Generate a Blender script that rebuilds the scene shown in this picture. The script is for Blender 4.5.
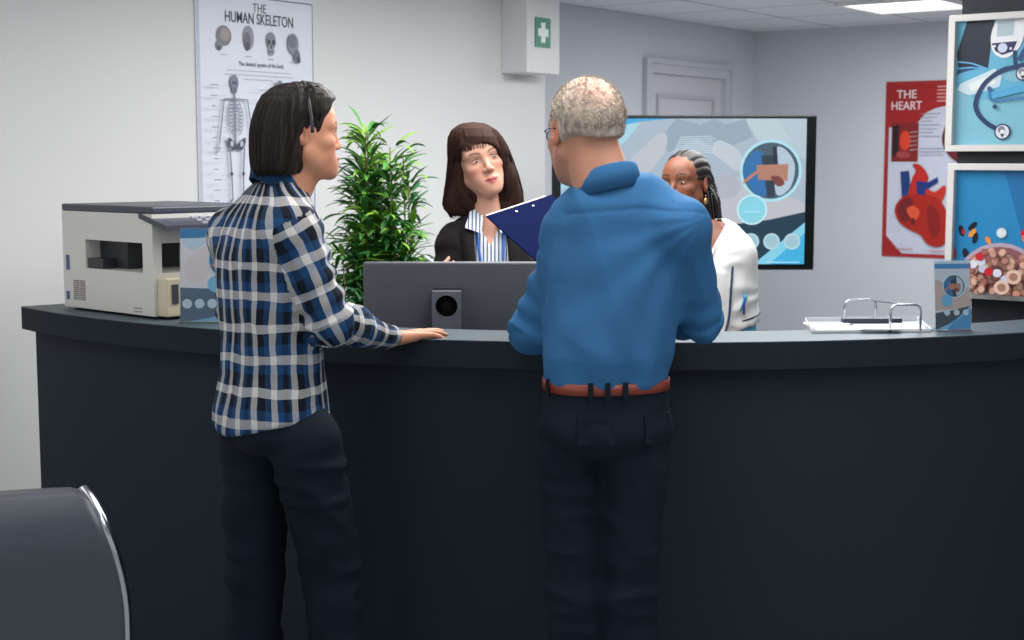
import bpy, bmesh, math, random
import numpy as np
from mathutils import Vector, Matrix

for o in list(bpy.data.objects): bpy.data.objects.remove(o)
S = bpy.context.scene
COL = S.collection
R_ = math.radians
random.seed(7); np.random.seed(7)

# ---------------------------------------------------------------- camera
FPX = 1450.0; CAMZ = 1.55; TH = math.atan(160 / FPX)
cam = bpy.data.cameras.new('camera'); cam.sensor_width = 36; cam.lens = FPX * 36 / 1024
cam.clip_start = .05; cam.clip_end = 60
camo = bpy.data.objects.new('camera', cam); COL.objects.link(camo)
camo.location = (0, 0, CAMZ); camo.rotation_euler = (math.pi / 2 - TH, 0, 0)
cam.dof.use_dof = True; cam.dof.focus_distance = 3.5; cam.dof.aperture_fstop = 7.1
S.camera = camo

def P(px, py, Y):
    a = (px - 512) / FPX; b = (320 - py) / FPX
    c, s = math.cos(TH), math.sin(TH)
    d = Vector((a, c + b * s, -s + b * c)); d *= Y / d.y
    return Vector((d.x, d.y, CAMZ + d.z))
def PZ(px, py, Z):
    p = P(px, py, 1.0); t = (Z - CAMZ) / (p.z - CAMZ)
    return Vector((p.x * t, t, Z))

# ---------------------------------------------------------------- world + lights
w = bpy.data.worlds.new('world'); S.world = w; w.use_nodes = True
w.node_tree.nodes['Background'].inputs[0].default_value = (.86, .93, 1, 1)
w.node_tree.nodes['Background'].inputs[1].default_value = .58
S.view_settings.view_transform = 'Standard'; S.view_settings.look = 'None'
S.view_settings.exposure = 0.0; S.view_settings.gamma = 1; S.view_settings.use_curve_mapping = False
def area(loc, size, power, col=(1, .97, .93), target=None, sy=None):
    l = bpy.data.lights.new('area_lamp', 'AREA'); l.energy = power; l.color = col; l.size = size
    if sy: l.shape = 'RECTANGLE'; l.size_y = sy
    o = bpy.data.objects.new('area_lamp', l); COL.objects.link(o); o.location = loc
    if target is not None:
        o.rotation_euler = (Vector(target) - Vector(loc)).to_track_quat('-Z', 'Y').to_euler()
    return o
area((-1.6, 2.8, 2.36), 1.6, 15, (1, .985, .97))          # waiting-room ceiling panels
area((1.2, 2.2, 2.36), 1.4, 18, (1, .985, .97))
area((.25, 3.15, 2.36), .9, 19, (1, .985, .97))          # over the people at the counter
area((.25, 4.65, 2.36), 1.2, 54, (1, .985, .97))         # above the desk
area((1.3, 5.8, 2.36), 1.1, 46, (.98, .99, 1))
area((2.3, 7.6, 2.36), 1.1, 44, (.97, .985, 1))         # back room
area((-3.2, -1.2, 1.7), 2.4, 30, (.95, .98, 1), (-.6, 5, 1.2), 1.7)   # added front fill from behind the viewer, no real window

# ---------------------------------------------------------------- materials
def s2l(c):
    out = []
    for v in c[:3]:
        v /= 255.0
        out.append(v / 12.92 if v <= .04045 else ((v + .055) / 1.055) ** 2.4)
    return tuple(out) + (1,)
MC = {}
def mat(name, c, rough=.5, metal=0, var=.06, scale=18, bump=0, bscale=60, emit=0, coat=0, trans=0, stretch=None, spec=None, sheen=0, sss=0, ior=None):
    if name in MC: return MC[name]
    m = bpy.data.materials.new(name); m.use_nodes = True; nt = m.node_tree; N = nt.nodes; L = nt.links
    b = N['Principled BSDF']; c = s2l(c)
    b.inputs['Roughness'].default_value = rough; b.inputs['Metallic'].default_value = metal
    b.inputs['Coat Weight'].default_value = coat
    b.inputs['Transmission Weight'].default_value = trans
    if spec is not None: b.inputs['Specular IOR Level'].default_value = spec
    if ior: b.inputs['IOR'].default_value = ior
    if sheen: b.inputs['Sheen Weight'].default_value = sheen
    if sss:
        b.inputs['Subsurface Weight'].default_value = sss; b.inputs['Subsurface Radius'].default_value = (.02, .008, .005)
        b.inputs['Subsurface Scale'].default_value = .3
    tc = N.new('ShaderNodeTexCoord'); mp = N.new('ShaderNodeMapping'); L.new(tc.outputs['Object'], mp.inputs[0])
    if stretch: mp.inputs['Scale'].default_value = stretch
    nz = N.new('ShaderNodeTexNoise'); nz.inputs['Scale'].default_value = scale; nz.inputs['Detail'].default_value = 4
    L.new(mp.outputs[0], nz.inputs['Vector'])
    mx = N.new('ShaderNodeMix'); mx.data_type = 'RGBA'
    mx.inputs[6].default_value = tuple(v * (1 - var) for v in c[:3]) + (1,)
    mx.inputs[7].default_value = tuple(min(1, v * (1 + var)) for v in c[:3]) + (1,)
    L.new(nz.outputs[0], mx.inputs[0]); L.new(mx.outputs[2], b.inputs['Base Color'])
    if emit:
        L.new(mx.outputs[2], b.inputs['Emission Color']); b.inputs['Emission Strength'].default_value = emit
    if bump:
        n2 = N.new('ShaderNodeTexNoise'); n2.inputs['Scale'].default_value = bscale; n2.inputs['Detail'].default_value = 3
        L.new(mp.outputs[0], n2.inputs['Vector'])
        bp = N.new('ShaderNodeBump'); bp.inputs['Strength'].default_value = bump; bp.inputs['Distance'].default_value = .004
        L.new(n2.outputs[0], bp.inputs['Height']); L.new(bp.outputs[0], b.inputs['Normal'])
    if emit and name.startswith('print_tv'):
        for l in list(b.inputs['Base Color'].links): L.remove(l)
        b.inputs['Base Color'].default_value = (.01, .01, .012, 1)
    MC[name] = m; return m
def clear_mat(name, tint=(.96, .98, 1), rough=.03):
    m = bpy.data.materials.new(name); m.use_nodes = True; nt = m.node_tree; N = nt.nodes; L = nt.links
    N.remove(N['Principled BSDF']); t = N.new('ShaderNodeBsdfTransparent'); t.inputs[0].default_value = tint + (1,)
    g = N.new('ShaderNodeBsdfGlossy'); g.inputs['Roughness'].default_value = rough; f = N.new('ShaderNodeFresnel'); f.inputs[0].default_value = 1.35
    mx = N.new('ShaderNodeMixShader'); L.new(f.outputs[0], mx.inputs[0]); L.new(t.outputs[0], mx.inputs[1]); L.new(g.outputs[0], mx.inputs[2]); L.new(mx.outputs[0], N['Material Output'].inputs[0])
    MC[name] = m; return m

def attr_mat(name, rough=.5, sss=0, spec=.4, bump=0, bscale=200):
    m = mat(name, (128, 128, 128), rough, sss=sss, spec=spec, bump=bump, bscale=bscale)
    nt = m.node_tree; a = nt.nodes.new('ShaderNodeAttribute'); a.attribute_name = 'paint'
    nt.links.new(a.outputs['Color'], nt.nodes['Principled BSDF'].inputs['Base Color'])
    return m

# ---------------------------------------------------------------- object helpers
def tag(o, label=None, cat=None, group=None, kind=None):
    if label: o['label'] = label
    if cat: o['category'] = cat
    if group: o['group'] = group
    if kind: o['kind'] = kind
    return o
def empty(name, loc, label=None, cat=None, group=None):
    o = bpy.data.objects.new(name, None); COL.objects.link(o); o.location = loc
    o.empty_display_size = .05
    return tag(o, label, cat, group)
class MB:
    def __init__(s): s.v = []; s.f = []; s.m = []; s.sm = []
    def add(s, vs, fs, mi=0, smooth=False):
        n = len(s.v); s.v += [tuple(v) for v in vs]
        for f in fs: s.f.append(tuple(i + n for i in f)); s.m.append(mi); s.sm.append(smooth)
        return s
    def box(s, lo, hi, mi=0, bev=0, M=None):
        bm = bmesh.new(); bmesh.ops.create_cube(bm, size=1)
        for v in bm.verts:
            v.co = Vector([(lo[i] + hi[i]) / 2 + v.co[i] * (hi[i] - lo[i]) for i in range(3)])
        if bev: bmesh.ops.bevel(bm, geom=bm.edges[:], offset=bev, segments=2, affect='EDGES', profile=.5)
        bm.verts.index_update()
        vs = [(M @ v.co) if M else v.co.copy() for v in bm.verts]
        s.add(vs, [[v.index for v in f.verts] for f in bm.faces], mi, False); bm.free(); return s
    def tube(s, pts, r, mi=0, n=10, cap=True, flat=1.0, closed=False):
        pts = [Vector(p) for p in pts]; k = len(pts)
        rs = r if hasattr(r, '__len__') else [r] * k
        T = []
        for i in range(k):
            a = pts[(i - 1) % k] if (closed or i > 0) else pts[0]; b = pts[(i + 1) % k] if (closed or i < k - 1) else pts[-1]
            t = (b - a); T.append(t.normalized() if t.length > 1e-9 else Vector((0, 0, 1)))
        up = Vector((0, 0, 1)) if abs(T[0].z) < .9 else Vector((1, 0, 0))
        nrm = (up - T[0] * up.dot(T[0])).normalized(); vs = []
        for i in range(k):
            nrm = (nrm - T[i] * nrm.dot(T[i])); nrm = nrm.normalized() if nrm.length > 1e-6 else T[i].orthogonal().normalized()
            bn = T[i].cross(nrm)
            for j in range(n):
                a = 2 * math.pi * j / n
                vs.append(pts[i] + nrm * (math.cos(a) * rs[i]) + bn * (math.sin(a) * rs[i] * flat))
        fs = []
        for i in range(k if closed else k - 1):
            for j in range(n):
                i2 = (i + 1) % k
                fs.append((i * n + j, i * n + (j + 1) % n, i2 * n + (j + 1) % n, i2 * n + j))
        if cap and not closed:
            fs.append(tuple(range(n - 1, -1, -1))); fs.append(tuple((k - 1) * n + j for j in range(n)))
        s.add(vs, fs, mi, True); return s
    def prism(s, poly, ext, mi=0):
        # poly: list of 3D points, ext: 3D extrusion vector
        n = len(poly); e = Vector(ext); vs = [Vector(p) for p in poly] + [Vector(p) + e for p in poly]
        fs = [tuple(range(n - 1, -1, -1)), tuple(range(n, 2 * n))] + [(i, (i + 1) % n, n + (i + 1) % n, n + i) for i in range(n)]
        s.add(vs, fs, mi); return s
    def lathe(s, prof, c, n=32, mi=0):
        vs = []; k = len(prof)
        for (r, z) in prof:
            for j in range(n):
                a = 2 * math.pi * j / n; vs.append((c[0] + r * math.cos(a), c[1] + r * math.sin(a), c[2] + z))
        fs = [(i * n + j, i * n + (j + 1) % n, (i + 1) * n + (j + 1) % n, (i + 1) * n + j) for i in range(k - 1) for j in range(n)]
        s.add(vs, fs, mi, True); return s
    def sphere(s, c, r, mi=0, n=16, M=None):
        rr = r if hasattr(r, '__len__') else (r, r, r)
        vs = []; fs = []
        for i in range(n // 2 + 1):
            th = math.pi * i / (n // 2)
            for j in range(n):
                a = 2 * math.pi * j / n
                q = Vector((rr[0] * math.sin(th) * math.cos(a), rr[1] * math.sin(th) * math.sin(a), rr[2] * math.cos(th)))
                if M: q = M @ q
                vs.append(Vector(c) + q)
        for i in range(n // 2):
            for j in range(n): fs.append((i * n + j, (i + 1) * n + j, (i + 1) * n + (j + 1) % n, i * n + (j + 1) % n))
        s.add(vs, fs, mi, True); return s
    def build(s, name, mats, parent=None, bevel=0, fix=True):
        me = bpy.data.meshes.new(name); off = parent.location if parent is not None and parent.type == 'EMPTY' and parent.parent is None else None
        if parent is not None:
            off = world_of(parent)
        vs = s.v if off is None else [(v[0] - off[0], v[1] - off[1], v[2] - off[2]) for v in s.v]
        me.from_pydata(vs, [], s.f)
        if not isinstance(mats, (list, tuple)): mats = [mats]
        for m in mats: me.materials.append(m)
        me.polygons.foreach_set('material_index', s.m); me.polygons.foreach_set('use_smooth', s.sm)
        if fix:
            bm = bmesh.new(); bm.from_mesh(me); bmesh.ops.remove_doubles(bm, verts=bm.verts, dist=1e-6)
            bmesh.ops.recalc_face_normals(bm, faces=bm.faces); bm.to_mesh(me); bm.free()
        me.update()
        o = bpy.data.objects.new(name, me); COL.objects.link(o)
        if parent is not None: o.parent = parent
        if bevel:
            md = o.modifiers.new('bevel', 'BEVEL'); md.width = bevel; md.segments = 3; md.limit_method = 'ANGLE'; md.angle_limit = R_(40)
        return o
def world_of(o):
    v = Vector((0, 0, 0))
    while o is not None: v += Vector(o.location); o = o.parent
    return v
def frameM(o, x, y, z):
    x, y, z = Vector(x), Vector(y), Vector(z)
    return Matrix(((x.x, y.x, z.x, o[0]), (x.y, y.y, z.y, o[1]), (x.z, y.z, z.z, o[2]), (0, 0, 0, 1)))

# ---------------------------------------------------------------- flat printed art
def text_mesh(s, bold=True):
    cu = bpy.data.curves.new('t', 'FONT'); cu.body = s; cu.size = 1; cu.resolution_u = 3
    if bold: cu.offset = .006
    o = bpy.data.objects.new('t', cu); COL.objects.link(o)
    bpy.context.view_layer.update()
    dg = bpy.context.evaluated_depsgraph_get(); me = bpy.data.meshes.new_from_object(o.evaluated_get(dg))
    vs = [v.co.copy() for v in me.vertices]; fs = [tuple(p.vertices) for p in me.polygons]
    bpy.data.objects.remove(o); bpy.data.curves.remove(cu); bpy.data.meshes.remove(me)
    return vs, fs
class Art:
    """2-D drawing in unit coordinates (x right, y up), printed on a flat rectangle"""
    def __init__(s, O, U, V, W, H, tagname, emit=0, rough=.4, eps=.00025):
        s.O, s.U, s.V = Vector(O), Vector(U).normalized(), Vector(V).normalized(); s.N = s.U.cross(s.V)
        s.W, s.H, s.e, s.r, s.eps, s.t = W, H, emit, rough, eps, tagname
        s.mb = MB(); s.mats = []; s.k = 0
    def mi(s, c):
        n = 'print_%s_%02x%02x%02x' % (s.t, *[int(q) for q in c])
        m = mat(n, c, s.r, var=.04, emit=s.e, spec=.25 if s.e else .4)
        if m not in s.mats: s.mats.append(m)
        return s.mats.index(m)
    def pt(s, x, y, z): return s.O + s.U * (x * s.W) + s.V * (y * s.H) + s.N * z
    def clip(s, pts):
        def cl(pp, ax, lim, sg):
            out = []
            for i in range(len(pp)):
                a, b = pp[i - 1], pp[i]; ia = sg * (a[ax] - lim) <= 0; ib = sg * (b[ax] - lim) <= 0
                if ia != ib:
                    t = (lim - a[ax]) / (b[ax] - a[ax]); q = [a[0] + t * (b[0] - a[0]), a[1] + t * (b[1] - a[1])]; q[ax] = lim; out.append(tuple(q))
                if ib: out.append(tuple(b))
            return out
        for ax, lim, sg in ((0, 0, -1), (0, 1, 1), (1, 0, -1), (1, 1, 1)):
            if len(pts) < 3: return []
            pts = cl(pts, ax, lim, sg)
        return pts
    def poly(s, pts, c):
        pts = s.clip([tuple(p) for p in pts])
        if len(pts) < 3: return s
        s.k += 1; z = s.k * s.eps
        s.mb.add([s.pt(x, y, z) for x, y in pts], [tuple(range(len(pts)))], s.mi(c)); return s
    def rect(s, x0, y0, x1, y1, c): return s.poly([(x0, y0), (x1, y0), (x1, y1), (x0, y1)], c)
    def ell(s, x, y, rx, ry, c, rot=0, n=28):
        # rx in width units; ry in height units (pass ry=None for a true circle)
        if ry is None: ry = rx * s.W / s.H
        ca, sa = math.cos(rot), math.sin(rot); pts = []
        for i in range(n):
            a = 2 * math.pi * i / n; X = rx * s.W * math.cos(a); Y = ry * s.H * math.sin(a)
            pts.append((x + (X * ca - Y * sa) / s.W, y + (X * sa + Y * ca) / s.H))
        return s.poly(pts, c)
    def line(s, pts, w, c):
        # w in metres
        for a, b in zip(pts[:-1], pts[1:]):
            A = Vector((a[0] * s.W, a[1] * s.H)); B = Vector((b[0] * s.W, b[1] * s.H)); d = (B - A)
            if d.length < 1e-7: continue
            d.normalize(); n = Vector((-d.y, d.x)) * w / 2; A -= d * w * .3; B += d * w * .3
            s.k -= 1
            s.poly([((q.x) / s.W, (q.y) / s.H) for q in (A - n, B - n, B + n, A + n)], c)
            s.k += .02
        s.k += 1; return s
    def text(s, t, x, y, size, c, align=0, bold=True, sx=1.0):
        vs, fs = text_mesh(t, bold); s.k += 1; z = s.k * s.eps
        wmax = max(v.x for v in vs); ox = {0: 0, 1: -wmax / 2, 2: -wmax}[align]
        for dx in ((-.006, .006) if bold else (0,)):
            s.mb.add([s.O + s.U * (x * s.W + (v.x + ox + dx) * size * sx) + s.V * (y * s.H + v.y * size) + s.N * (z + dx * .002) for v in vs], fs, s.mi(c))
        return s
    def build(s, name, parent):
        return s.mb.build(name, s.mats, parent, fix=False)
def smooth_poly(pts, k=6):
    n = len(pts); out = []
    for i in range(n):
        p0, p1, p2, p3 = [pts[(i + j - 1) % n] for j in range(4)]
        for q in range(k):
            t = q / k
            out.append(tuple(.5 * ((2 * p1[a]) + (-p0[a] + p2[a]) * t + (2 * p0[a] - 5 * p1[a] + 4 * p2[a] - p3[a]) * t * t + (-p0[a] + 3 * p1[a] - 3 * p2[a] + p3[a]) * t ** 3) for a in range(2)))
    return out
def smooth_line(pts, k=6):
    pts = [tuple(p) for p in pts]; P_ = [pts[0]] + pts + [pts[-1]]; out = []; D = len(pts[0])
    for i in range(len(pts) - 1):
        p0, p1, p2, p3 = P_[i:i + 4]
        for q in range(k):
            t = q / k
            out.append(tuple(.5 * ((2 * p1[a]) + (-p0[a] + p2[a]) * t + (2 * p0[a] - 5 * p1[a] + 4 * p2[a] - p3[a]) * t * t + (-p0[a] + 3 * p1[a] - 3 * p2[a] + p3[a]) * t ** 3) for a in range(D)))
    out.append(pts[-1]); return out
# ================================================================ THE ROOM
U = Vector((.6, .8, 0)); V = Vector((.8, -.6, 0)); UP = Vector((0, 0, 1))
CEIL = 2.40
W0 = Vector((-1.0, 5.8, 0))             # a point on the poster wall
D0 = Vector((.295, 8.08, 0))             # a point on the door wall
CORNER = Vector((1.64, 10.0, 0)) - V * 0
CORNER = D0 + U * 2.20
LC = PZ(878, 11.5, 2.40)
wall_m = mat('painted_wall', (206, 206, 205), .75, var=.02, scale=3, bump=.05, bscale=120)
wall_b = mat('painted_wall_cool', (192, 194, 200), .75, var=.02, scale=3, bump=.05, bscale=120)
def wall(name, A, B, z0, z1, thick, nrm, m):
    # visible face on the line A-B, body behind it (away from nrm)
    mb = MB(); t = -Vector(nrm) * thick
    a, b = Vector(A), Vector(B)
    mb.prism([a + UP * z0, b + UP * z0, b + UP * z1, a + UP * z1], t)
    o = mb.build(name, m); tag(o, kind='structure'); return o
WEND = W0 + U * 1.944
wall('wall_left', W0 - U * 7.5, WEND, 0, CEIL, .36, V, wall_m)
# back-room door wall in pieces round the doorway
dt0, dt1, dz1 = .885, 1.79, 2.07
mb = MB()
for (t0, t1, z0, z1) in ((-.7, dt0, 0, CEIL), (dt1, 2.20, 0, CEIL), (dt0, dt1, dz1, CEIL)):
    mb.prism([D0 + U * t0 + UP * z0, D0 + U * t1 + UP * z0, D0 + U * t1 + UP * z1, D0 + U * t0 + UP * z1], -V * .15)
tag(mb.build('wall_back', wall_b), kind='structure')
wall('wall_right', CORNER - V * .15, CORNER + V * 5.2, 0, CEIL, .15, -U, wall_b)
# floor / ceiling
floor_m = mat('vinyl_floor', (176, 178, 180), .35, var=.08, scale=6)
mb = MB(); mb.box((-6.5, -1.5, -.1), (6.5, 12, 0)); tag(mb.build('floor', floor_m), kind='structure')
cm = mat('ceiling_tile', (214, 218, 222), .9, var=.03, scale=40, bump=.25, bscale=220)
nt = cm.node_tree; N = nt.nodes; L = nt.links
geo = N.new('ShaderNodeNewGeometry'); mp = N.new('ShaderNodeMapping'); mp.vector_type = 'POINT'
mp.inputs['Rotation'].default_value = (0, 0, -math.atan2(.8, .6))
ro = Matrix.Rotation(-math.atan2(.8, .6), 3, 'Z') @ LC
mp.inputs['Location'].default_value = (-ro.x, -ro.y, 0)
L.new(geo.outputs['Position'], mp.inputs[0]); sp = N.new('ShaderNodeSeparateXYZ'); L.new(mp.outputs[0], sp.inputs[0])
def mth(N, L, op, a, b=None, c=None):
    n = N.new('ShaderNodeMath'); n.operation = op
    for i, q in enumerate((a, b, c)):
        if q is None: continue
        if isinstance(q, (int, float)): n.inputs[i].default_value = q
        else: L.new(q, n.inputs[i])
    return n.outputs[0]
def gridline(o, size, wd, off=0):
    a = mth(N, L, 'ADD', o, 50 * size + off); a = mth(N, L, 'MODULO', a, size); a = mth(N, L, 'SUBTRACT', a, size / 2); a = mth(N, L, 'ABSOLUTE', a)
    return mth(N, L, 'GREATER_THAN', a, size / 2 - wd)
g = mth(N, L, 'MAXIMUM', gridline(sp.outputs[0], .6, .006), gridline(sp.outputs[1], .6, .006))
mx = N.new('ShaderNodeMix'); mx.data_type = 'RGBA'; L.new(g, mx.inputs[0])
bs = N['Principled BSDF']; src = bs.inputs['Base Color'].links[0].from_socket
L.new(src, mx.inputs[6]); mx.inputs[7].default_value = s2l((96, 98, 100)); L.new(mx.outputs[2], bs.inputs['Base Color'])
mb = MB(); mb.box((-6.5, -.2, CEIL), (6.5, 12, CEIL + .1)); tag(mb.build('ceiling', cm), kind='structure')
# baseboards
bbm = mat('grey_baseboard', (120, 124, 128), .5)
mb = MB(); mb.prism([W0 - U * 7.5, WEND, WEND + UP * .08, W0 - U * 7.5 + UP * .08], V * .012); tag(mb.build('baseboard_left', bbm), kind='structure')
mb = MB(); mb.prism([CORNER, CORNER + V * 5.2, CORNER + V * 5.2 + UP * .08, CORNER + UP * .08], -U * .012); tag(mb.build('baseboard_right', bbm), kind='structure')
mb = MB()
for t0, t1 in ((0, dt0 - .08), (dt1 + .08, 2.20)):
    mb.prism([D0 + U * t0, D0 + U * t1, D0 + U * t1 + UP * .08, D0 + U * t0 + UP * .08], V * .012)
tag(mb.build('baseboard_back', bbm), kind='structure')
# door
door_m = mat('painted_door', (190, 191, 196), .45, var=.02)
frame_m = mat('painted_door_frame', (184, 186, 192), .45, var=.02)
dr = empty('door_1', D0 + U * 1.345); tag(dr, kind='structure')
mb = MB()
mb.prism([D0 + U * dt0 - V * .05, D0 + U * dt1 - V * .05, D0 + U * dt1 + UP * dz1 - V * .05, D0 + U * dt0 + UP * dz1 - V * .05], V * .035)
leaf = mb.build('door_leaf', door_m, dr)
mb = MB()
def bead(t0, t1, z0, z1, w, d):
    for (a0, a1, b0, b1) in ((t0, t1, z1 - w, z1), (t0, t1, z0, z0 + w), (t0, t0 + w, z0 + w, z1 - w), (t1 - w, t1, z0 + w, z1 - w)):
        mb.prism([D0 + U * a0 + UP * b0 - V * .015, D0 + U * a1 + UP * b0 - V * .015, D0 + U * a1 + UP * b1 - V * .015, D0 + U * a0 + UP * b1 - V * .015], V * d)
bead(dt0 + .1, dt1 - .1, 1.1, 1.95, .022, .014); bead(dt0 + .1, dt1 - .1, .15, .95, .022, .014)
mb.build('door_panel_moulding', mat('door_moulding', (172, 174, 180), .4), dr)
mb = MB()
for off, wd, dp in ((0, .075, .022), (.055, .03, .034)):
    a, b, c = dt0 - off, dt1 + off, dz1 + off
    mb.prism([D0 + U * (a - wd), D0 + U * a, D0 + U * a + UP * (c + wd), D0 + U * (a - wd) + UP * (c + wd)], V * dp)
    mb.prism([D0 + U * b, D0 + U * (b + wd), D0 + U * (b + wd) + UP * (c + wd), D0 + U * b + UP * (c + wd)], V * dp)
    mb.prism([D0 + U * a + UP * c, D0 + U * b + UP * c, D0 + U * b + UP * (c + wd), D0 + U * a + UP * (c + wd)], V * dp)
mb.build('door_frame', frame_m, dr)
mb = MB(); h = D0 + U * (dt0 + .07) + UP * 1.02 - V * .015
mb.tube([h, h + V * .05], .012); mb.tube([h + V * .05, h + V * .05 + U * .12], .009)
mb.build('door_handle', mat('brushed_metal', (170, 172, 175), .3, 1), dr)
# boxed-in column head on the wall end, with first-aid sign
A = W0 + U * 1.585
mb = MB(); mb.prism([A + UP * 1.965, A + U * .27 + UP * 1.965, A + U * .27 + V * .15 + UP * 1.965, A + V * .15 + UP * 1.965], UP * (CEIL - 1.965))
tag(mb.build('trim_1', mat('white_casing', (214, 214, 214), .5, var=.015), bevel=.004), kind='structure')
sg = empty('first_aid_sign', A + U * .135 + V * .15 + UP * 2.10, 'small square green sign with a white cross on the boxed wall corner', 'sign')
mb = MB(); a = A + U * .062 + V * .1505 + UP * 2.088
mb.prism([a, a + U * .125, a + U * .125 + UP * .14, a + UP * .14], V * .004)
mb.build('sign_plate', mat('sign_green', (30, 124, 98), .4), sg)
ar = Art(a + V * .005, U, UP, .125, .14, 'sign')
ar.rect(.36, .16, .64, .84, (225, 232, 230)); ar.rect(.16, .37, .84, .63, (225, 232, 230)); ar.build('white_cross', sg)
# dark pillar on the right, carrying the framed pictures
PX0 = P(957, 160, 4.62); PX0.z = 0
teal = mat('dark_teal_paint', (10, 24, 33), .65, var=.04, scale=4)
mb = MB(); mb.prism([PX0, PX0 + V * 1.5, PX0 + V * 1.5 + UP * CEIL, PX0 + UP * CEIL], U * .22)
tag(mb.build('wall_pillar', teal), kind='structure')

# ceiling lights
tl = mat('lamp_diffuser', (250, 250, 246), .4, emit=2.2)
lf = mat('white_lamp_frame', (222, 222, 220), .4)
def ceiling_light(c, w, l, label):
    t = empty('ceiling_light', Vector((c.x, c.y, CEIL)), label, 'lamp', 'square ceiling light panels')
    mb = MB(); f = .035
    for (a0, a1, b0, b1) in ((-l, l, -w, -w + f), (-l, l, w - f, w), (-l, -l + f, -w + f, w - f), (l - f, l, -w + f, w - f)):
        p = [Vector((c.x, c.y, CEIL - .02)) + U * a + V * b for a, b in ((a0, b0), (a1, b0), (a1, b1), (a0, b1))]
        mb.prism(p, UP * .02)
    mb.build('lamp_frame', lf, t)
    mb = MB(); p = [Vector((c.x, c.y, CEIL - .012)) + U * a + V * b for a, b in ((-l + f, -w + f), (l - f, -w + f), (l - f, w - f), (-l + f, w - f))]
    mb.prism(p, UP * .006); mb.build('diffuser', tl, t)
ceiling_light(LC - U * .3 + V * .3, .3, .3, 'square ceiling light panel above the back room, near the top right')

# ================================================================ POSTERS
def backed(O, Uv, W, H, name, label, cat, m, th=.004):
    Nn = Vector(Uv).cross(UP); c = Vector(O) + Vector(Uv) * W / 2
    t = empty(name, c, label, cat)
    mb = MB(); o = Vector(O); mb.prism([o, o + Uv * W, o + Uv * W + UP * H, o + UP * H], Nn * th)
    mb.build('board', m, t); return t, Nn
pw = mat('poster_paper', (204, 208, 220), .35, var=.01)
O = W0 + U * (-.325) + UP * 1.245 + V * .002
t, Nn = backed(O, U, .63, .95, 'skeleton_poster', 'white anatomy poster of the human skeleton hanging on the left wall', 'poster', pw)
ar = Art(O + Nn * .0042, U, UP, .63, .95, 'skel')
dk = (38, 42, 54); md = (120, 126, 142); lt = (166, 171, 184)
ar.rect(.005, 0, .03, 1, (176, 181, 196))
ar.line([(.985, .0), (.985, .985)], .004, (52, 60, 84)); ar.line([(.3, .985), (.985, .985)], .004, (70, 78, 98))
ar.text('THE', .52, .926, .050, (70, 74, 88), 1, False, .8)
ar.text('HUMAN SKELETON', .52, .878, .060, dk, 1, True, .70)
ar.text('The skeletal system of the body', .53, .705, .024, (80, 84, 100), 1, True, .78)
for i, (x0, x1) in enumerate(((.24, .78), (.22, .8), (.38, .62))): ar.line([(x0, .685 - i * .017), (x1, .685 - i * .017)], .0035, lt)
# four skull views
def skull(x, y, s, kind):
    if kind == 0:
        ar.ell(x, y, .075 * s, .05 * s, (118, 112, 118)); ar.ell(x + .01, y + .005, .045 * s, .032 * s, (150, 135, 130)); ar.ell(x - .04, y - .04, .035 * s, .025 * s, (112, 112, 124)); ar.ell(x - .045, y - .05, .015 * s, .012 * s, (60, 62, 74))
    if kind == 1:
        ar.ell(x, y, .055 * s, .06 * s, (132, 134, 146)); ar.ell(x - .012, y - .012, .035 * s, .042 * s, (94, 94, 108)); ar.ell(x - .01, y - .035, .02, .018, (66, 66, 80))
    if kind == 2:
        ar.ell(x, y, .05 * s, .045 * s, (120, 122, 136)); ar.ell(x, y - .04, .034 * s, .025 * s, (134, 136, 150))
        for q in (-.02, .02): ar.ell(x + q, y - .005, .013, .011, (46, 48, 60))
        ar.ell(x, y - .025, .007, .009, (58, 60, 74)); ar.line([(x - .02, y - .045), (x + .02, y - .045)], .004, (70, 72, 84))
    if kind == 3:
        ar.ell(x, y, .06 * s, .055 * s, (128, 130, 142)); ar.ell(x + .03, y - .05, .03, .03, (98, 100, 114)); ar.ell(x + .045, y - .065, .018, .015, (58, 60, 74)); ar.ell(x - .005, y + .01, .035, .028, (104, 106, 120))
for i, (x, y) in enumerate(((.22, .82), (.42, .82), (.61, .815), (.80, .81))): skull(x, y, .82, i); ar.line([(x - .025, y - .075), (x + .025, y - .075)], .003, lt)
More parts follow.
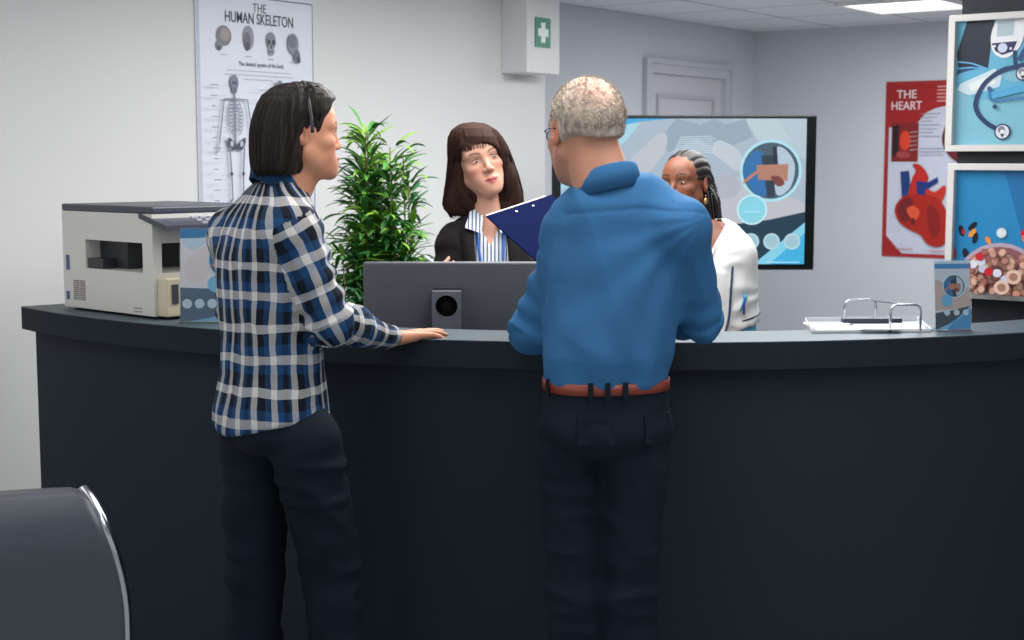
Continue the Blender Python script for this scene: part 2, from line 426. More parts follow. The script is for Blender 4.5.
def skeleton(cx, top, h, side=False):
    f = lambda x, y: (cx + x * h * 1.5, top - y * h); bone = (112, 117, 134); d2 = (66, 70, 88)
    ar.ell(*f(0, .06), .034, .033, bone)
    for q in (-.012, .012): ar.ell(*f(q, .06), .009, .008, d2)
    ar.ell(*f(0, .11), .022, .018, bone); ar.line([f(0, .1), f(0, .55)], .007, bone)
    for i in range(9):
        y = .21 + i * .028; w = (.055, .07, .078, .083, .085, .083, .078, .07, .055)[i]
        for sg_ in (-1, 1): ar.line([f(0, y - .012), f(sg_ * w * .7, y - .01), f(sg_ * w, y + .015), f(sg_ * w * .4, y + .03)], .0028, bone)
    ar.line([f(-.12, .19), f(0, .185), f(.12, .19)], .005, bone)
    for sg_ in (-1, 1):
        ar.line([f(sg_ * .12, .19), f(sg_ * .15, .37), f(sg_ * .18, .53)], .006, bone); ar.line([f(sg_ * .18, .53), f(sg_ * .19, .6)], .010, lt)
        ar.poly(smooth_poly([f(0, .56), f(sg_ * .05, .5), f(sg_ * .09, .49), f(sg_ * .085, .54), f(sg_ * .045, .585)]), d2)
        ar.ell(*f(sg_ * .05, .535), .014, .012, (170, 174, 188))
        ar.line([f(sg_ * .075, .57), f(sg_ * .06, .76)], .008, bone); ar.ell(*f(sg_ * .06, .77), .012, .009, d2)
        ar.line([f(sg_ * .06, .78), f(sg_ * .055, .96)], .007, bone); ar.line([f(sg_ * .055, .97), f(sg_ * .075, .985)], .010, bone)
skeleton(.29, .665, .52); skeleton(.66, .65, .50)
for i in range(12):
    y = .62 - i * .042
    ar.line([(.07, y), (.13 - (i % 3) * .012, y)], .0035, md); ar.line([(.13, y), (.22, y)], .0015, lt)
    ar.line([(.40, y - .012), (.5, y - .012)], .0015, lt); ar.line([(.47, y - .012), (.53, y - .012)], .003, md)
ar.build('printed_sheet', t)

# heart poster
O = CORNER + V * .942 - U * .002 + UP * .94
red = (152, 26, 28)
t, Nn = backed(O, V, .78, 1.10, 'heart_poster', 'red and white anatomy poster of the heart on the far back wall', 'poster', mat('poster_red', red, .4, var=.02))
ar = Art(O + Nn * .0042, V, UP, .78, 1.10, 'heart', eps=.0003)
ar.rect(.035, .02, .965, .98, (186, 190, 204))
ar.poly([(.035, .98), (.965, .98), (.965, .89), (.70, .87), (.52, .86), (.42, .845), (.34, .82), (.28, .77), (.2, .745), (.035, .74)], red)
ar.poly([(.035, .02), (.17, .02), (.035, .12)], red)
ar.text('THE', .175, .905, .072, (216, 204, 206), 1); ar.text('HEART', .175, .84, .074, (216, 204, 206), 1, True, .88)
for i in range(5): ar.line([(.43, .965 - i * .02), (.85 - .06 * (i % 2), .965 - i * .02)], .008, (206, 150, 152))
ar.rect(.06, .545, .285, .765, (120, 30, 28)); ar.rect(.068, .575, .12, .75, (36, 20, 24)); ar.ell(.175, .665, .045, .055, (206, 60, 36)); ar.ell(.16, .585, .06, .02, (150, 60, 60))
for i in range(5): ar.line([(.215, .61 + i * .025), (.275, .615 + i * .025)], .008, (150, 120, 120))
for i in range(7): ar.line([(.30, .815 - i * .021), (.46 - .03 * (i % 3), .815 - i * .021)], .004, (140, 146, 162))
for i in range(3): ar.line([(.30, .62 - i * .018), (.5, .62 - i * .018)], .004, (140, 146, 162))
# second small heart at the right (partly hidden) and its vessel
ar.poly(smooth_poly([(.53, .78), (.53, .90), (.60, .90), (.61, .78)]), (34, 48, 96)); ar.poly(smooth_poly([(.48, .68), (.54, .78), (.66, .79), (.76, .70), (.74, .60), (.64, .54), (.53, .59)]), (96, 26, 34)); ar.poly(smooth_poly([(.52, .70), (.56, .75), (.60, .68), (.56, .62)]), (140, 40, 44))
def H(px, py): return ((px - 884) / 110.0 + .0, 1 - (py - 84) / 170.0)
ar.poly([H(900, 171), H(908, 170), H(911, 196), H(902, 196)], (28, 52, 110))
ar.poly(smooth_poly([H(908, 195), H(911, 178), H(914, 170), H(911, 164), H(917, 164), H(923, 170), H(926, 178), H(921, 183), H(916, 180), H(916, 196)]), (176, 34, 26))
ar.poly([H(915, 180), H(926, 181), H(934, 176), H(935, 181), H(927, 186), H(922, 198), H(916, 198)], (24, 46, 112))
ar.poly(smooth_poly([H(924, 188), H(932, 190), H(940, 184), H(942, 188), H(938, 200), H(926, 200)]), (184, 44, 30))
ar.poly(smooth_poly([H(896, 206), H(904, 195), H(920, 193), H(934, 196), H(943, 208), H(947, 225), H(944, 238), H(936, 243), H(926, 240), H(920, 232), H(908, 226), H(899, 218)]), (158, 30, 18))
ar.poly(smooth_poly([H(898, 207), H(905, 197), H(912, 198), H(912, 214), H(904, 220)]), (106, 24, 28))
ar.poly(smooth_poly([H(907, 208), H(913, 204), H(919, 210), H(914, 219)]), (206, 78, 44)); ar.ell(*H(913, 219), .02, .02, (96, 20, 24))
ar.poly(smooth_poly([H(926, 204), H(935, 208), H(938, 225), H(932, 235), H(927, 222)]), (128, 24, 20))
ar.line([H(898, 246), H(913, 246)], .007, (190, 130, 136)); ar.line([H(929, 247), H(942, 247)], .007, (190, 130, 136))
ar.build('printed_sheet', t)

# ================================================================ FRAMED PICTURES
fw = mat('white_picture_frame', (205, 203, 200), .45, var=.02)
def picture(pyt, pyb, label, drawfn, cat='picture'):
    A = P(943.5, pyb, 4.60); A.z -= 0; hgt = P(946, pyt, 4.60).z - A.z
    O = PX0 - U * .012 + V * 0 ; O = Vector((A.x, A.y, A.z))
    # slide onto the pillar's plane along V
    s_ = (O - PX0).dot(V); O = PX0 + V * s_ - U * .003 + UP * A.z
    Wd = hgt * 1.33; fwid = .020; Nn = V.cross(UP)
    t = empty('framed_picture', O + V * Wd / 2, label, cat, 'white framed medical pictures on the dark pillar')
    mb = MB()
    for (a0, a1, b0, b1) in ((0, Wd, 0, fwid), (0, Wd, hgt - fwid, hgt), (0, fwid, fwid, hgt - fwid), (Wd - fwid, Wd, fwid, hgt - fwid)):
        mb.prism([O + V * a0 + UP * b0, O + V * a1 + UP * b0, O + V * a1 + UP * b1, O + V * a0 + UP * b1], Nn * .03)
    mb.build('frame', fw, t, bevel=.002)
    mb = MB(); a = O + V * .01 + UP * .01
    mb.prism([a, a + V * (Wd - .02), a + V * (Wd - .02) + UP * (hgt - .02), a + UP * (hgt - .02)], Nn * .008)
    mb.build('backing_board', mat('grey_backing', (90, 92, 94), .7), t)
    a = O + V * fwid + UP * fwid + Nn * .0085
    ar = Art(a, V, UP, Wd - 2 * fwid, hgt - 2 * fwid, 'steth' if 'steth' in label else 'pills', eps=.00025, rough=.35); drawfn(ar); ar.build('print', t)
def draw_steth(ar):
    ar.k = 0
    def n(px, py): return ((px - 953) / 167.0, 1 - (py - 20) / 124.0)
    ar.rect(0, 0, 1, 1, (120, 176, 194))
    ar.poly([n(953, 20), n(1130, 12), n(1130, 60), n(1000, 72), n(953, 78)], (96, 168, 196))
    ar.poly([n(963, 18), n(990, 18), n(985, 68), n(955, 66), n(953, 52)], (28, 38, 56))
    ar.poly([n(984, 66), n(955, 66), n(953, 74), n(975, 76)], (34, 70, 110))
    for dy in (0, 7): ar.line(smooth_line([n(953, 60 + dy), n(968, 62 + dy * .6), n(984, 68)]), .005, (92, 160, 206))
    ar.poly(smooth_poly([n(953, 74), n(985, 68), n(1010, 82), n(1040, 74), n(1040, 92), n(985, 98), n(960, 90)]), (92, 164, 194))
    ar.poly([n(958, 82), n(992, 68), n(999, 76), n(997, 86), n(968, 94), n(962, 92), n(955, 88)], (190, 206, 214))
    ar.poly([n(966, 83), n(990, 73), n(993, 83), n(970, 90)], (214, 220, 220))
    # glucose meter
    ar.poly(smooth_poly([n(987, 36), n(992, 20), n(998, 14), n(1016, 13), n(1021, 20), n(1019, 38), n(1014, 50), n(1002, 58), n(990, 52)]), (222, 222, 226))
    ar.poly([n(993, 22), n(1010, 21), n(1009, 36), n(993, 37)], (168, 186, 192)); ar.poly([n(988, 48 - 5), n(1013, 42), n(1009, 52), n(999, 55), n(992, 51)], (40, 46, 84)); ar.ell(*n(999, 48), .028, None, (196, 202, 220))
    for q in (991, 1007): ar.ell(*n(q, 46 if q < 1000 else 49), .008, None, (210, 214, 226))
    # tubing
    tb = smooth_line([n(1034, 60), n(1018, 66), n(1000, 70), n(985, 80), n(977, 92), n(974, 104), n(978, 114), n(986, 122), n(994, 127)], 8)
    ar.line(tb, .014, (34, 56, 96)); ar.line(smooth_line([n(1011, 52), n(1012, 64), n(1016, 70)], 4), .01, (34, 56, 96)); ar.line(smooth_line([n(1016, 60), n(1026, 44), n(1044, 36)], 4), .014, (40, 72, 120))
    for (x, y, r) in ((1002, 131, 8), (1020, 74, 7)):
        ar.ell(*n(x, y), r / 167, None, (44, 56, 88)); ar.ell(*n(x, y), r * .82 / 167, None, (206, 208, 214)); ar.ell(*n(x - 1, y - 2), r * .45 / 167, None, (120, 126, 144)); ar.ell(*n(x, y), r * .28 / 167, None, (216, 218, 224)); ar.poly([n(x - 2, y + 2), n(x + 2, y + 2), n(x, y + 6)], (30, 38, 60))
    ar.poly([n(990, 92), n(1040, 80), n(1040, 88), n(992, 98)], (78, 158, 200))
    ar.line(smooth_line([n(988, 88), n(988, 96), n(994, 100), n(1030, 97)], 5), .006, (54, 118, 172)); ar.ell(*n(988, 88), .014, None, (50, 92, 140)); ar.ell(*n(994, 106), .014, None, (36, 62, 100))
    ar.line(smooth_line([n(1040, 118), n(1080, 90), n(1110, 60)], 5), .008, (54, 110, 160))
    # right part outside the photograph: glove and bottle shapes
    ar.poly(smooth_poly([n(1050, 120), n(1075, 88), n(1100, 90), n(1112, 112), n(1090, 134), n(1060, 136)]), (186, 206, 214))
def draw_pills(ar):
    def n(px, py): return ((px - 953) / 164.0, 1 - (py - 168) / 124.0)
    ar.rect(0, 0, 1, 1, (36, 128, 180))
    ar.poly([n(1000, 168), n(1130, 168), n(1130, 300), n(1040, 300)], (28, 106, 160))
    pills = [(960, 230, 3.0, 6, .3, (28, 24, 50)), (962, 231, 1.8, 3.2, .2, (170, 34, 52)), (971, 225, 2.6, 6, -.8, (24, 26, 40)), (971, 232, 2.6, 5.4, -.7, (222, 146, 50)), (974, 237, 2.6, 6, -.25, (24, 28, 44)), (987, 239, 2.4, 4.5, .6, (222, 136, 60)),
             (965, 253, 3, 5.5, .3, (26, 28, 44)), (954, 253, 1.6, 6, .1, (150, 50, 60)), (1022, 231, 4, 4, 0, (196, 30, 50)), (1022, 236, 2.5, 3.5, .4, (206, 120, 70)), (1044, 226, 3, 6, .5, (24, 26, 40)), (1062, 236, 3, 6, -.5, (222, 146, 50))]
    for x, y, a, b, r, c in pills: ar.ell(*n(x, y), a / 164, b / 124, c, r, 16)
    ar.ell(*n(1000, 231), 5 / 164, None, (196, 206, 214)); ar.ell(*n(1000, 231), 3.4 / 164, None, (214, 220, 226))
    ar.ell(*n(1000, 284), 44 / 164, 43 / 124, (176, 160, 178)); ar.ell(*n(1000, 285), 40.5 / 164, 40 / 124, (140, 92, 100))
    rnd = random.Random(3)
    for i in range(150):
        a = rnd.random() * 6.28; r = math.sqrt(rnd.random()) * 37; x = 1000 + r * math.cos(a); y = 285 + r * math.sin(a)
        if y > 291: y = 291 - (y - 291) * .6
        c = rnd.choice([(196, 146, 128), (206, 160, 138), (178, 122, 108), (214, 170, 148), (164, 104, 96), (202, 140, 120)])
        ar.ell(*n(x, y), 4.3 / 164, 3.7 / 124, tuple(int(q * .72) for q in c), rnd.random() * 3, 12); ar.ell(*n(x - .3, y - .6), 3.5 / 164, 3.0 / 124, c, rnd.random() * 3, 12)
    for x, y, c in ((989, 259, (206, 210, 226)), (981, 262, (216, 218, 228)), (991, 266, (186, 190, 214)), (1005, 270, (212, 214, 226)), (1013, 276, (196, 202, 222)), (975, 264, (200, 44, 44)), (997, 269, (196, 30, 44)), (988, 254, (188, 40, 52)), (970, 276, (186, 62, 74))):
        ar.ell(*n(x, y), 4.4 / 164, 4.2 / 124, c, 0, 16)
    for x, y in ((1010, 284), (1021, 273)):
        ar.ell(*n(x, y), 7.5 / 164, 7.2 / 124, (222, 190, 172)); ar.ell(*n(x, y), 4.2 / 164, 4 / 124, (168, 118, 104))
picture(15, 151.5, 'white framed picture of a stethoscope on pale blue, upper one on the dark pillar', draw_steth)
picture(163.5, 297, 'white framed picture of pills and a bowl on deep blue, lower on the dark pillar', draw_pills)
# ================================================================ RECEPTION COUNTER
CC = Vector((.35, 5.97, 0)); RO = 2.40; CT = 1.10
def arc_solid(r0, r1, z0, z1, a0, a1, n=72, mb=None, mi=0):
    mb = mb or MB(); vs = []; fs = []
    for i in range(n + 1):
        a = R_(a0 + (a1 - a0) * i / n); c, s = math.cos(a), math.sin(a)
        for r, z in ((r1, z0), (r1, z1), (r0, z1), (r0, z0)): vs.append((CC.x + r * c, CC.y + r * s, z))
    for i in range(n):
        for j in range(4):
            fs.append((i * 4 + j, i * 4 + (j + 1) % 4, i * 4 + 4 + (j + 1) % 4, i * 4 + 4 + j))
    fs.append((0, 1, 2, 3)); k = n * 4; fs.append((k + 3, k + 2, k + 1, k))
    mb.add(vs, fs, mi); return mb
ctop = mat('slate_laminate', (66, 80, 88), .5, var=.04, scale=5, spec=.35)
cbody = mat('dark_slate_panel', (28, 38, 46), .7, var=.05, scale=3, spec=.2)
ct = empty('reception_counter', (.35, 3.6, 0), 'long curved dark slate reception counter with a lighter top', 'counter')
arc_solid(2.175, RO, CT - .07, CT - .003, 218.85, 308).build('counter_edge', mat('dark_slate_edge', (23, 33, 40), .7, var=.04, scale=4, spec=.2), ct)
arc_solid(2.175, RO, CT - .0029, CT, 218.85, 308).build('countertop', ctop, ct, bevel=.0012)
arc_solid(2.30, 2.362, 0.0, CT - .07, 219.15, 308).build('front_panel', cbody, ct)
arc_solid(2.29, 2.352, 0.0, .09, 219.15, 308).build('plinth', mat('black_plinth', (24, 28, 32), .5), ct)
desk = empty('staff_desk', (.35, 4.1, 0), 'inner work desk behind the tall counter, hidden below its top', 'desk')
arc_solid(1.62, 2.17, .71, .74, 236, 280).build('desk_top', mat('desk_grey', (150, 154, 156), .5), desk)
for a in (237, 258, 279):
    mb = MB(); arc_solid(1.66, 2.16, 0, .71, a - .5, a + .5, 2, mb); mb.build('support_panel', cbody, desk)

# ================================================================ PRINTER
base = PZ(154.5, 319.6, CT); s_ = Vector((-.745, .667, 0)).normalized(); q_ = Vector((.667, .745, 0)).normalized()
PM = frameM(base, s_, q_, UP)
pr = empty('office_printer', base + s_ * .23 + q_ * .2, 'cream office printer with a dark scanner lid on the left end of the counter', 'printer')
cream = mat('printer_cream', (206, 204, 197), .45, var=.02); dlid = mat('printer_slate', (62, 66, 78), .4)
mb = MB()
for lo, hi in (((0, 0, .008), (.47, .40, .13)), ((0, 0, .215), (.47, .40, .298)), ((0, 0, .13), (.05, .03, .215)), ((.345, 0, .13), (.47, .40, .215)), ((0, .37, .13), (.2, .40, .215))): mb.box(lo, hi, M=PM)
mb.build('body', cream, pr)
mb = MB(); mb.box((.2, .05, .13), (.3449, .3699, .215), M=PM); mb.box((.26, .004, .131), (.34, .05, .16), M=PM); mb.build('paper_cavity', mat('printer_dark_inside', (46, 47, 50), .5), pr)
mb = MB(); mb.box((-.002, .0, .298), (.472, .40, .319), bev=.005, M=PM); mb.build('scanner_lid', dlid, pr)
mb = MB(); pl = [(.06, .300), (.06, .286), (-.075, .252), (-.075, .268)]
mb.prism([PM @ Vector((a, -.004, z)) for a, z in pl], q_ * .408); cp = mb.build('control_panel', dlid, pr)
mb = MB()
for i in range(3):
    for j in range(7):
        a = -.06 + i * .026; z = .268 + (a + .075) / .135 * .032
        mb.box((a, .13 + j * .03, z), (a + .014, .148 + j * .03, z + .005), M=PM)
mb.build('button', mat('grey_buttons', (170, 174, 180), .4), cp)
mb = MB(); mb.box((-.045, .012, .008), (.0, .33, .118), bev=.004, M=PM); mb.build('paper_tray', mat('tray_ivory', (204, 192, 164), .45), pr)
mb = MB(); mb.box((-.048, .03, .045), (-.044, .05, .10), M=PM); mb.build('tray_latch', dlid, pr)
mb = MB()
for i in range(11): 
    for j in range(2): mb.box((.352 + j * .034, -.0012, .032 + i * .0056), (.382 + j * .034, .003, .0348 + i * .0056), M=PM)
mb.build('side_vent', mat('vent_brown', (112, 98, 92), .6), pr)
for lo, hi in (((.435, -.002, .12), (.452, .003, .165)), ((.44, -.002, .03), (.455, .003, .055))): mb = MB(); mb.box(lo, hi, M=PM); mb.build('port', mat('port_blue', (70, 86, 132), .5), pr)
mb = MB(); mb.box((.06, -.001, .016), (.10, .003, .019), M=PM); mb.box((.06, -.001, .026), (.10, .003, .029), M=PM); mb.build('rating_label', mat('label_grey', (140, 136, 132), .6), pr)
for a in (.03, .44):
    for b in (.04, .36): mb = MB(); mb.box((a - .012, b - .012, 0), (a + .012, b + .012, .0081), M=PM); mb.build('foot', mat('rubber_black', (22, 22, 24), .7), pr)
# low cupboard behind the counter that carries the back half of the printer
for (ce, w_, d_, dirn, nm) in ((base + s_ * .33 + q_ * .24, .46, .34, q_, 'left'), (Vector((1.0, 4.03, 0)), .24, .20, Vector((1, .12, 0)).normalized(), 'right')):
    ce = Vector((ce.x, ce.y, 0)); o2 = UP.cross(dirn)
    cb = empty('storage_cupboard', ce, 'grey storage cupboard behind the counter under the ' + ('printer' if nm == 'left' else 'paper tray'), 'cupboard', 'storage cupboards behind the counter')
    m4 = frameM(ce, dirn, o2, UP)
    mb = MB(); mb.box((-w_ / 2, -d_ / 2, 0), (w_ / 2, d_ / 2, CT - .001), M=m4)
    if nm == 'left':
        mb = MB(); mb.box((-w_ / 2, -.02, 0), (w_ / 2, d_ / 2 - .06, CT - .001), M=m4)
    else:
        mb = MB(); mb.box((-w_ / 2, -d_ / 2 + .06, 0), (w_ / 2, d_ / 2, CT - .001), M=m4)
    mb.build('carcass', mat('cupboard_grey', (60, 68, 74), .5), cb)
    mb = MB(); mb.box((-w_ / 2 + .02, d_ / 2 - .06 if nm == 'left' else d_ / 2, .05), (w_ / 2 - .02, d_ / 2 - .04 if nm == 'left' else d_ / 2 + .018, CT - .05), M=m4); mb.build('cupboard_door', mat('cupboard_door_grey', (160, 162, 164), .45), cb)

# ================================================================ LEAFLET HOLDERS
acr = clear_mat('clear_acrylic')
cy = (52, 150, 200); lcy = (150, 210, 230); tdk = (32, 58, 74)
def leaflet_photo_circle(ar, x, y, r, rim=True):
    k = ar.W / ar.H
    if rim: ar.ell(x, y, r * 1.1, None, (196, 222, 230))
    ar.ell(x, y, r, None, (70, 90, 104))
    def c(px, py): return (x + px * r, y + py * r * k)
    ar.poly(smooth_poly([c(-.97, -.1), c(-.8, .5), (c(-.45, .72)), c(-.1, .3), c(-.15, -.85), c(-.6, -.75)]), (40, 110, 168))
    ar.poly([c(-.35, .55), c(.1, .55), c(.15, -.9), c(-.1, -.95)], (40, 56, 70)); ar.poly(smooth_poly([c(.15, .7), c(.5, .75), c(.85, .2), c(.7, -.6), c(.2, -.8)]), (176, 196, 210))
    ar.poly([c(.05, .85), c(.2, .85), c(.32, -.5), c(.16, -.5)], (30, 40, 60))
    ar.poly([c(-.52, .20), c(.62, .24), c(.60, -.36), c(-.44, -.32)], (176, 126, 104))
    ar.poly(smooth_poly([c(-.95, -.45), c(-.5, -.1), c(-.42, .04), c(-.55, -.02), c(-.9, -.3)], 4), (190, 122, 100))
    ar.poly(smooth_poly([c(.0, -.22), c(.3, -.2), c(.5, -.45), c(.25, -.55)], 4), (122, 62, 58))
def leaflet_a(ar):
    ar.rect(0, 0, 1, 1, (236, 228, 226))
    ar.poly([(0, 1), (1, 1), (1, .955), (.6, .925), (.3, .90), (0, .895)], (44, 130, 180)); ar.poly([(0, .895), (.3, .90), (.6, .925), (.5, .88), (.2, .76), (.08, .8)], (206, 220, 228))
    ar.poly(smooth_poly([(.10, .66), (.3, .78), (.55, .88), (.6, .84), (.5, .72), (.4, .5), (.2, .42), (.06, .5)]), (236, 218, 212))
    ar.poly([(0, 0), (1, 0), (1, .36), (.6, .35), (.3, .355), (0, .365)], (84, 108, 128)); ar.poly([(.12, 0), (1, 0), (1, .2), (.75, .12), (.45, .04)], (120, 190, 220))
    leaflet_photo_circle(ar, .68, .66, .26); ar.ell(.52, .40, .125, None, (130, 196, 222))
    for x in (.10, .28, .46): ar.ell(x, .19, .07, None, (200, 216, 224))
def leaflet_b(ar):
    ar.rect(0, 0, 1, 1, (206, 208, 214)); ar.poly([(0, .74), (.35, .66), (1, .6), (1, .3), (0, .28)], (198, 176, 164))
    ar.rect(0, .93, 1, 1, (190, 206, 216)); ar.rect(0, .885, 1, .955, (50, 140, 192))
    ar.poly([(0, 0), (1, 0), (1, .34), (.5, .28), (0, .24)], (50, 68, 80)); ar.poly([(.14, 0), (1, 0), (1, .33), (.62, .17)], (66, 150, 200)); ar.poly([(.0, 0), (.3, 0), (.8, .2), (1, .34), (1, .3), (.6, .12)], (130, 190, 220))
    leaflet_photo_circle(ar, .55, .63, .30); ar.ell(.34, .42, .16, None, (104, 178, 214))
    for x in (.33, .6, .86): ar.ell(x, .245, .085, None, (190, 206, 216))
def leaflet(px, py, Wd, Hd, yaw, label, fn, key):
    b = PZ(px, py, CT); b.z = CT + .001; d = Vector((math.cos(yaw), math.sin(yaw), 0)); n = d.cross(UP); back = -n
    lean = (UP * math.cos(.14) + back * math.sin(.14))
    t = empty('leaflet_holder', b + d * Wd / 2, label, 'leaflet holder', 'clear leaflet holders on the counter')
    mb = MB(); mb.prism([b - d * .003, b + d * (Wd + .003), b + d * (Wd + .003) + lean * (Hd + .004), b - d * .003 + lean * (Hd + .004)], back * .002); 
    mb.prism([b - d * .003 + n * .004, b + d * (Wd + .003) + n * .004, b + d * (Wd + .003) + n * .004 + lean * (Hd + .004), b - d * .003 + n * .004 + lean * (Hd + .004)], back * .0012)
    mb.prism([b - d * .003, b + d * (Wd + .003), b + d * (Wd + .003) + back * .07, b - d * .003 + back * .07], UP * .002)
    mb.build('acrylic_stand', acr, t)
    mb = MB(); mb.prism([b + UP * .004, b + d * Wd + UP * .004, b + d * Wd + lean * Hd, b + lean * Hd], n * .0008); mb.build('leaflet', mat('leaflet_paper', (214, 220, 226), .4), t)
    ar = Art(b + UP * .004 + n * .001, d, lean, Wd, Hd - .004, key, eps=.00012); fn(ar); ar.build('leaflet_print', t)
leaflet(180.5, 323.2, .19, .262, R_(4), 'clear holder with a tall pale medical leaflet, standing on the counter beside the printer', leaflet_a, 'leafa')
leaflet(935.5, 331.5, .096, .186, R_(6), 'small clear holder with a blue and white leaflet at the right end of the counter', leaflet_b, 'leafb')

# ================================================================ WIRE TRAY WITH PAPERS
chrome = mat('chrome', (190, 192, 196), .18, 1)
tr = empty('document_tray', (.9, 3.93, CT), 'clear document tray with chrome wire hoops on the counter beside the small leaflet holder', 'tray')
def hoop(pa, pb, h, nm):
    pa, pb = Vector(pa), Vector(pb); d = (pb - pa); r = .018; dn = d.normalized(); L_ = [pa, pa + UP * (h - r)]
    for k in range(1, 6):
        a = math.pi / 2 * k / 5; L_.append(pa + UP * (h - r + r * math.sin(a)) + dn * (r - r * math.cos(a)))
    for k in range(0, 6):
        a = math.pi / 2 * k / 5; L_.append(pb - dn * (r - r * math.sin(a)) + UP * (h - r + r * math.cos(a)))
    L_.append(pb); mb = MB(); mb.tube(L_, .0035, n=8); mb.build(nm, chrome, tr)
h1 = PZ(890, 332.5, CT + .0); h2 = PZ(920, 332, CT + .0)
hoop(h1, h2, .072, 'wire_hoop')
g1 = h1 + Vector((-.070, .22, 0)); g2 = g1 + Vector((.088, .01, 0)); hoop(g1, g2, .064, 'wire_hoop')
mb = MB(); mb.tube([g2 + UP * .060, h2 + UP * .068], .0022, n=6); mb.build('wire_rail', chrome, tr)
tA = PZ(812, 333.5, CT); tB = PZ(932, 332, CT)
def tray_shell(z0, z1, m, nm, inset, sl=0):
    a = Vector((tA.x + inset, tA.y - .0 + inset * .5, CT + z0)); b = Vector((tB.x - inset, tB.y + .0 + inset * .5, CT + z0)); bk = Vector((.03, .25 - inset, 0))
    mb = MB(); mb.prism([a, b, b + bk, a + bk], UP * (z1 - z0)); return mb.build(nm, m, tr, bevel=.002)
mb = MB(); a, b = Vector((tA.x, tA.y, CT)), Vector((tB.x, tB.y, CT)); bk = Vector((.03, .25, 0))
loopb = [a, b, b + bk, a + bk]; lt_ = [p + UP * .016 + (p - (a + b + bk) / 2 * 1).normalized() * .0 for p in loopb]; lt_[0] = lt_[0] + Vector((-.0, 0, -.008)); lt_[1] = lt_[1] + Vector((0, 0, -.008))
for i in range(4):
    p, q, r, s2 = loopb[i], loopb[(i + 1) % 4], lt_[(i + 1) % 4], lt_[i]; inn = ((a + b + bk) / 2 + a / 2 - (p + q) / 2); inn = (((loopb[0] + loopb[2]) / 2) - (p + q) / 2); inn.z = 0; inn = inn.normalized() * .003
    mb.prism([p, q, r, s2], inn)
mb.prism(loopb, UP * .002); mb.build('tray_shell', mat('frosted_tray', (214, 218, 222), .25, trans=.3), tr)
def loose(name, x0, x1, y0, y1, z, th, c, label, cat, rot=.05, grp=None):
    m4 = Matrix.Translation(Vector((tA.x, tA.y, CT))) @ Matrix.Rotation(rot, 4, 'Z')
    mb = MB(); mb.box((x0, y0, z), (x1, y1, z + th), M=m4)
    o = mb.build(name, mat('sheet_%d' % c[0], c, .5, var=.01)); tag(o, label, cat, grp); return o
loose('paper_sheet', .02, .20, .012, .20, .0035, .004, (226, 228, 232), 'white papers lying in the left half of the wire document tray', 'papers', .02)
loose('brochure', .13, .235, .010, .20, .0085, .003, (214, 214, 220), 'white brochure with a coloured edge lying over the papers in the document tray', 'brochure', -.03)
o = loose('pen_case', .115, .275, .12, .145, .013, .012, (36, 40, 60), 'thin dark ruler-like case lying across the brochure in the document tray', 'case', .04)

# ================================================================ MONITOR
mp_ = P(363, 262, 4.16); bt = P(363, 385, 4.16)
MW, MH = .60, .345
mo = empty('computer_monitor', (mp_.x + .30, 4.16, .74), 'dark grey wide computer monitor seen from behind above the counter', 'monitor')
gun = mat('monitor_grey', (78, 80, 88), .38, 0, var=.02, spec=.5)
x0 = mp_.x; zt = mp_.z; zb = zt - MH; yF = 4.16
mb = MB(); mb.box((x0, yF, zb), (x0 + MW, yF + .028, zt), bev=.006); mb.build('back_shell', gun, mo)
mb = MB(); mb.box((x0 + .008, yF + .028, zb + .015), (x0 + MW - .008, yF + .031, zt - .008)); mb.build('screen', mat('screen_glass', (24, 34, 48), .1, emit=.3), mo)
sx = P(432, 291, 4.1).x; sx2 = P(461, 291, 4.1).x; stz = P(440, 291, 4.1).z; cx = (sx + sx2) / 2; hz = P(446, 306, 4.1).z; hr = .0315
# neck plate with a round cable hole
mb = MB(); n = 40; ring = [(cx + hr * math.cos(2 * math.pi * i / n), hz + hr * math.sin(2 * math.pi * i / n)) for i in range(n)]
def sqp(a):
    c, s = math.cos(a), math.sin(a); hw = (sx2 - sx) / 2; up_ = stz - hz; dn_ = hz - .76
    ts = [hw / abs(c) if abs(c) > 1e-6 else 9, (up_ / s if s > 1e-6 else 9), (dn_ / -s if s < -1e-6 else 9)]; t = min(ts); return (cx + c * t, hz + s * t)
angs = sorted([2 * math.pi * i / n for i in range(n)] + [math.atan2(stz - hz, sx2 - cx), math.pi - math.atan2(stz - hz, sx2 - cx), 2 * math.pi - math.atan2(hz - .76, sx2 - cx), math.pi + math.atan2(hz - .76, sx2 - cx)])
vs = []; k = len(angs); yb = 4.085; yfr = 4.125
for a in angs:
    o_ = sqp(a); vs += [(o_[0], yb, o_[1]), (cx + hr * math.cos(a), yb, hz + hr * math.sin(a)), (cx + hr * math.cos(a), yfr, hz + hr * math.sin(a)), (o_[0], yfr, o_[1])]
fs = []
for i in range(k):
    j = (i + 1) % k
    for c_ in range(4): fs.append((i * 4 + c_, i * 4 + (c_ + 1) % 4, j * 4 + (c_ + 1) % 4, j * 4 + c_))
mb.add(vs, fs); mb.build('stand_neck', mat('stand_grey', (96, 99, 108), .4), mo)
mb = MB(); mb.lathe([(0, 0), (hr, 0), (hr, .003), (0, .003)], (0, 0, 0), 40); mb.v = [(cx + v[0], yfr - .004 + v[2], hz + v[1]) for v in mb.v]; mb.build('cable_hole', mat('hole_black', (12, 12, 14), .6), mo)
mb = MB(); mb.box((cx - .04, yfr, hz - .05), (cx + .04, yF, hz + .05)); mb.build('mount', mat('mount_black', (40, 42, 46), .5), mo)
mb = MB(); mb.box((cx - .12, 4.02, .7405), (cx + .12, 4.20, .76), bev=.006); mb.build('stand_base', mat('stand_grey', (96, 99, 108), .4), mo)

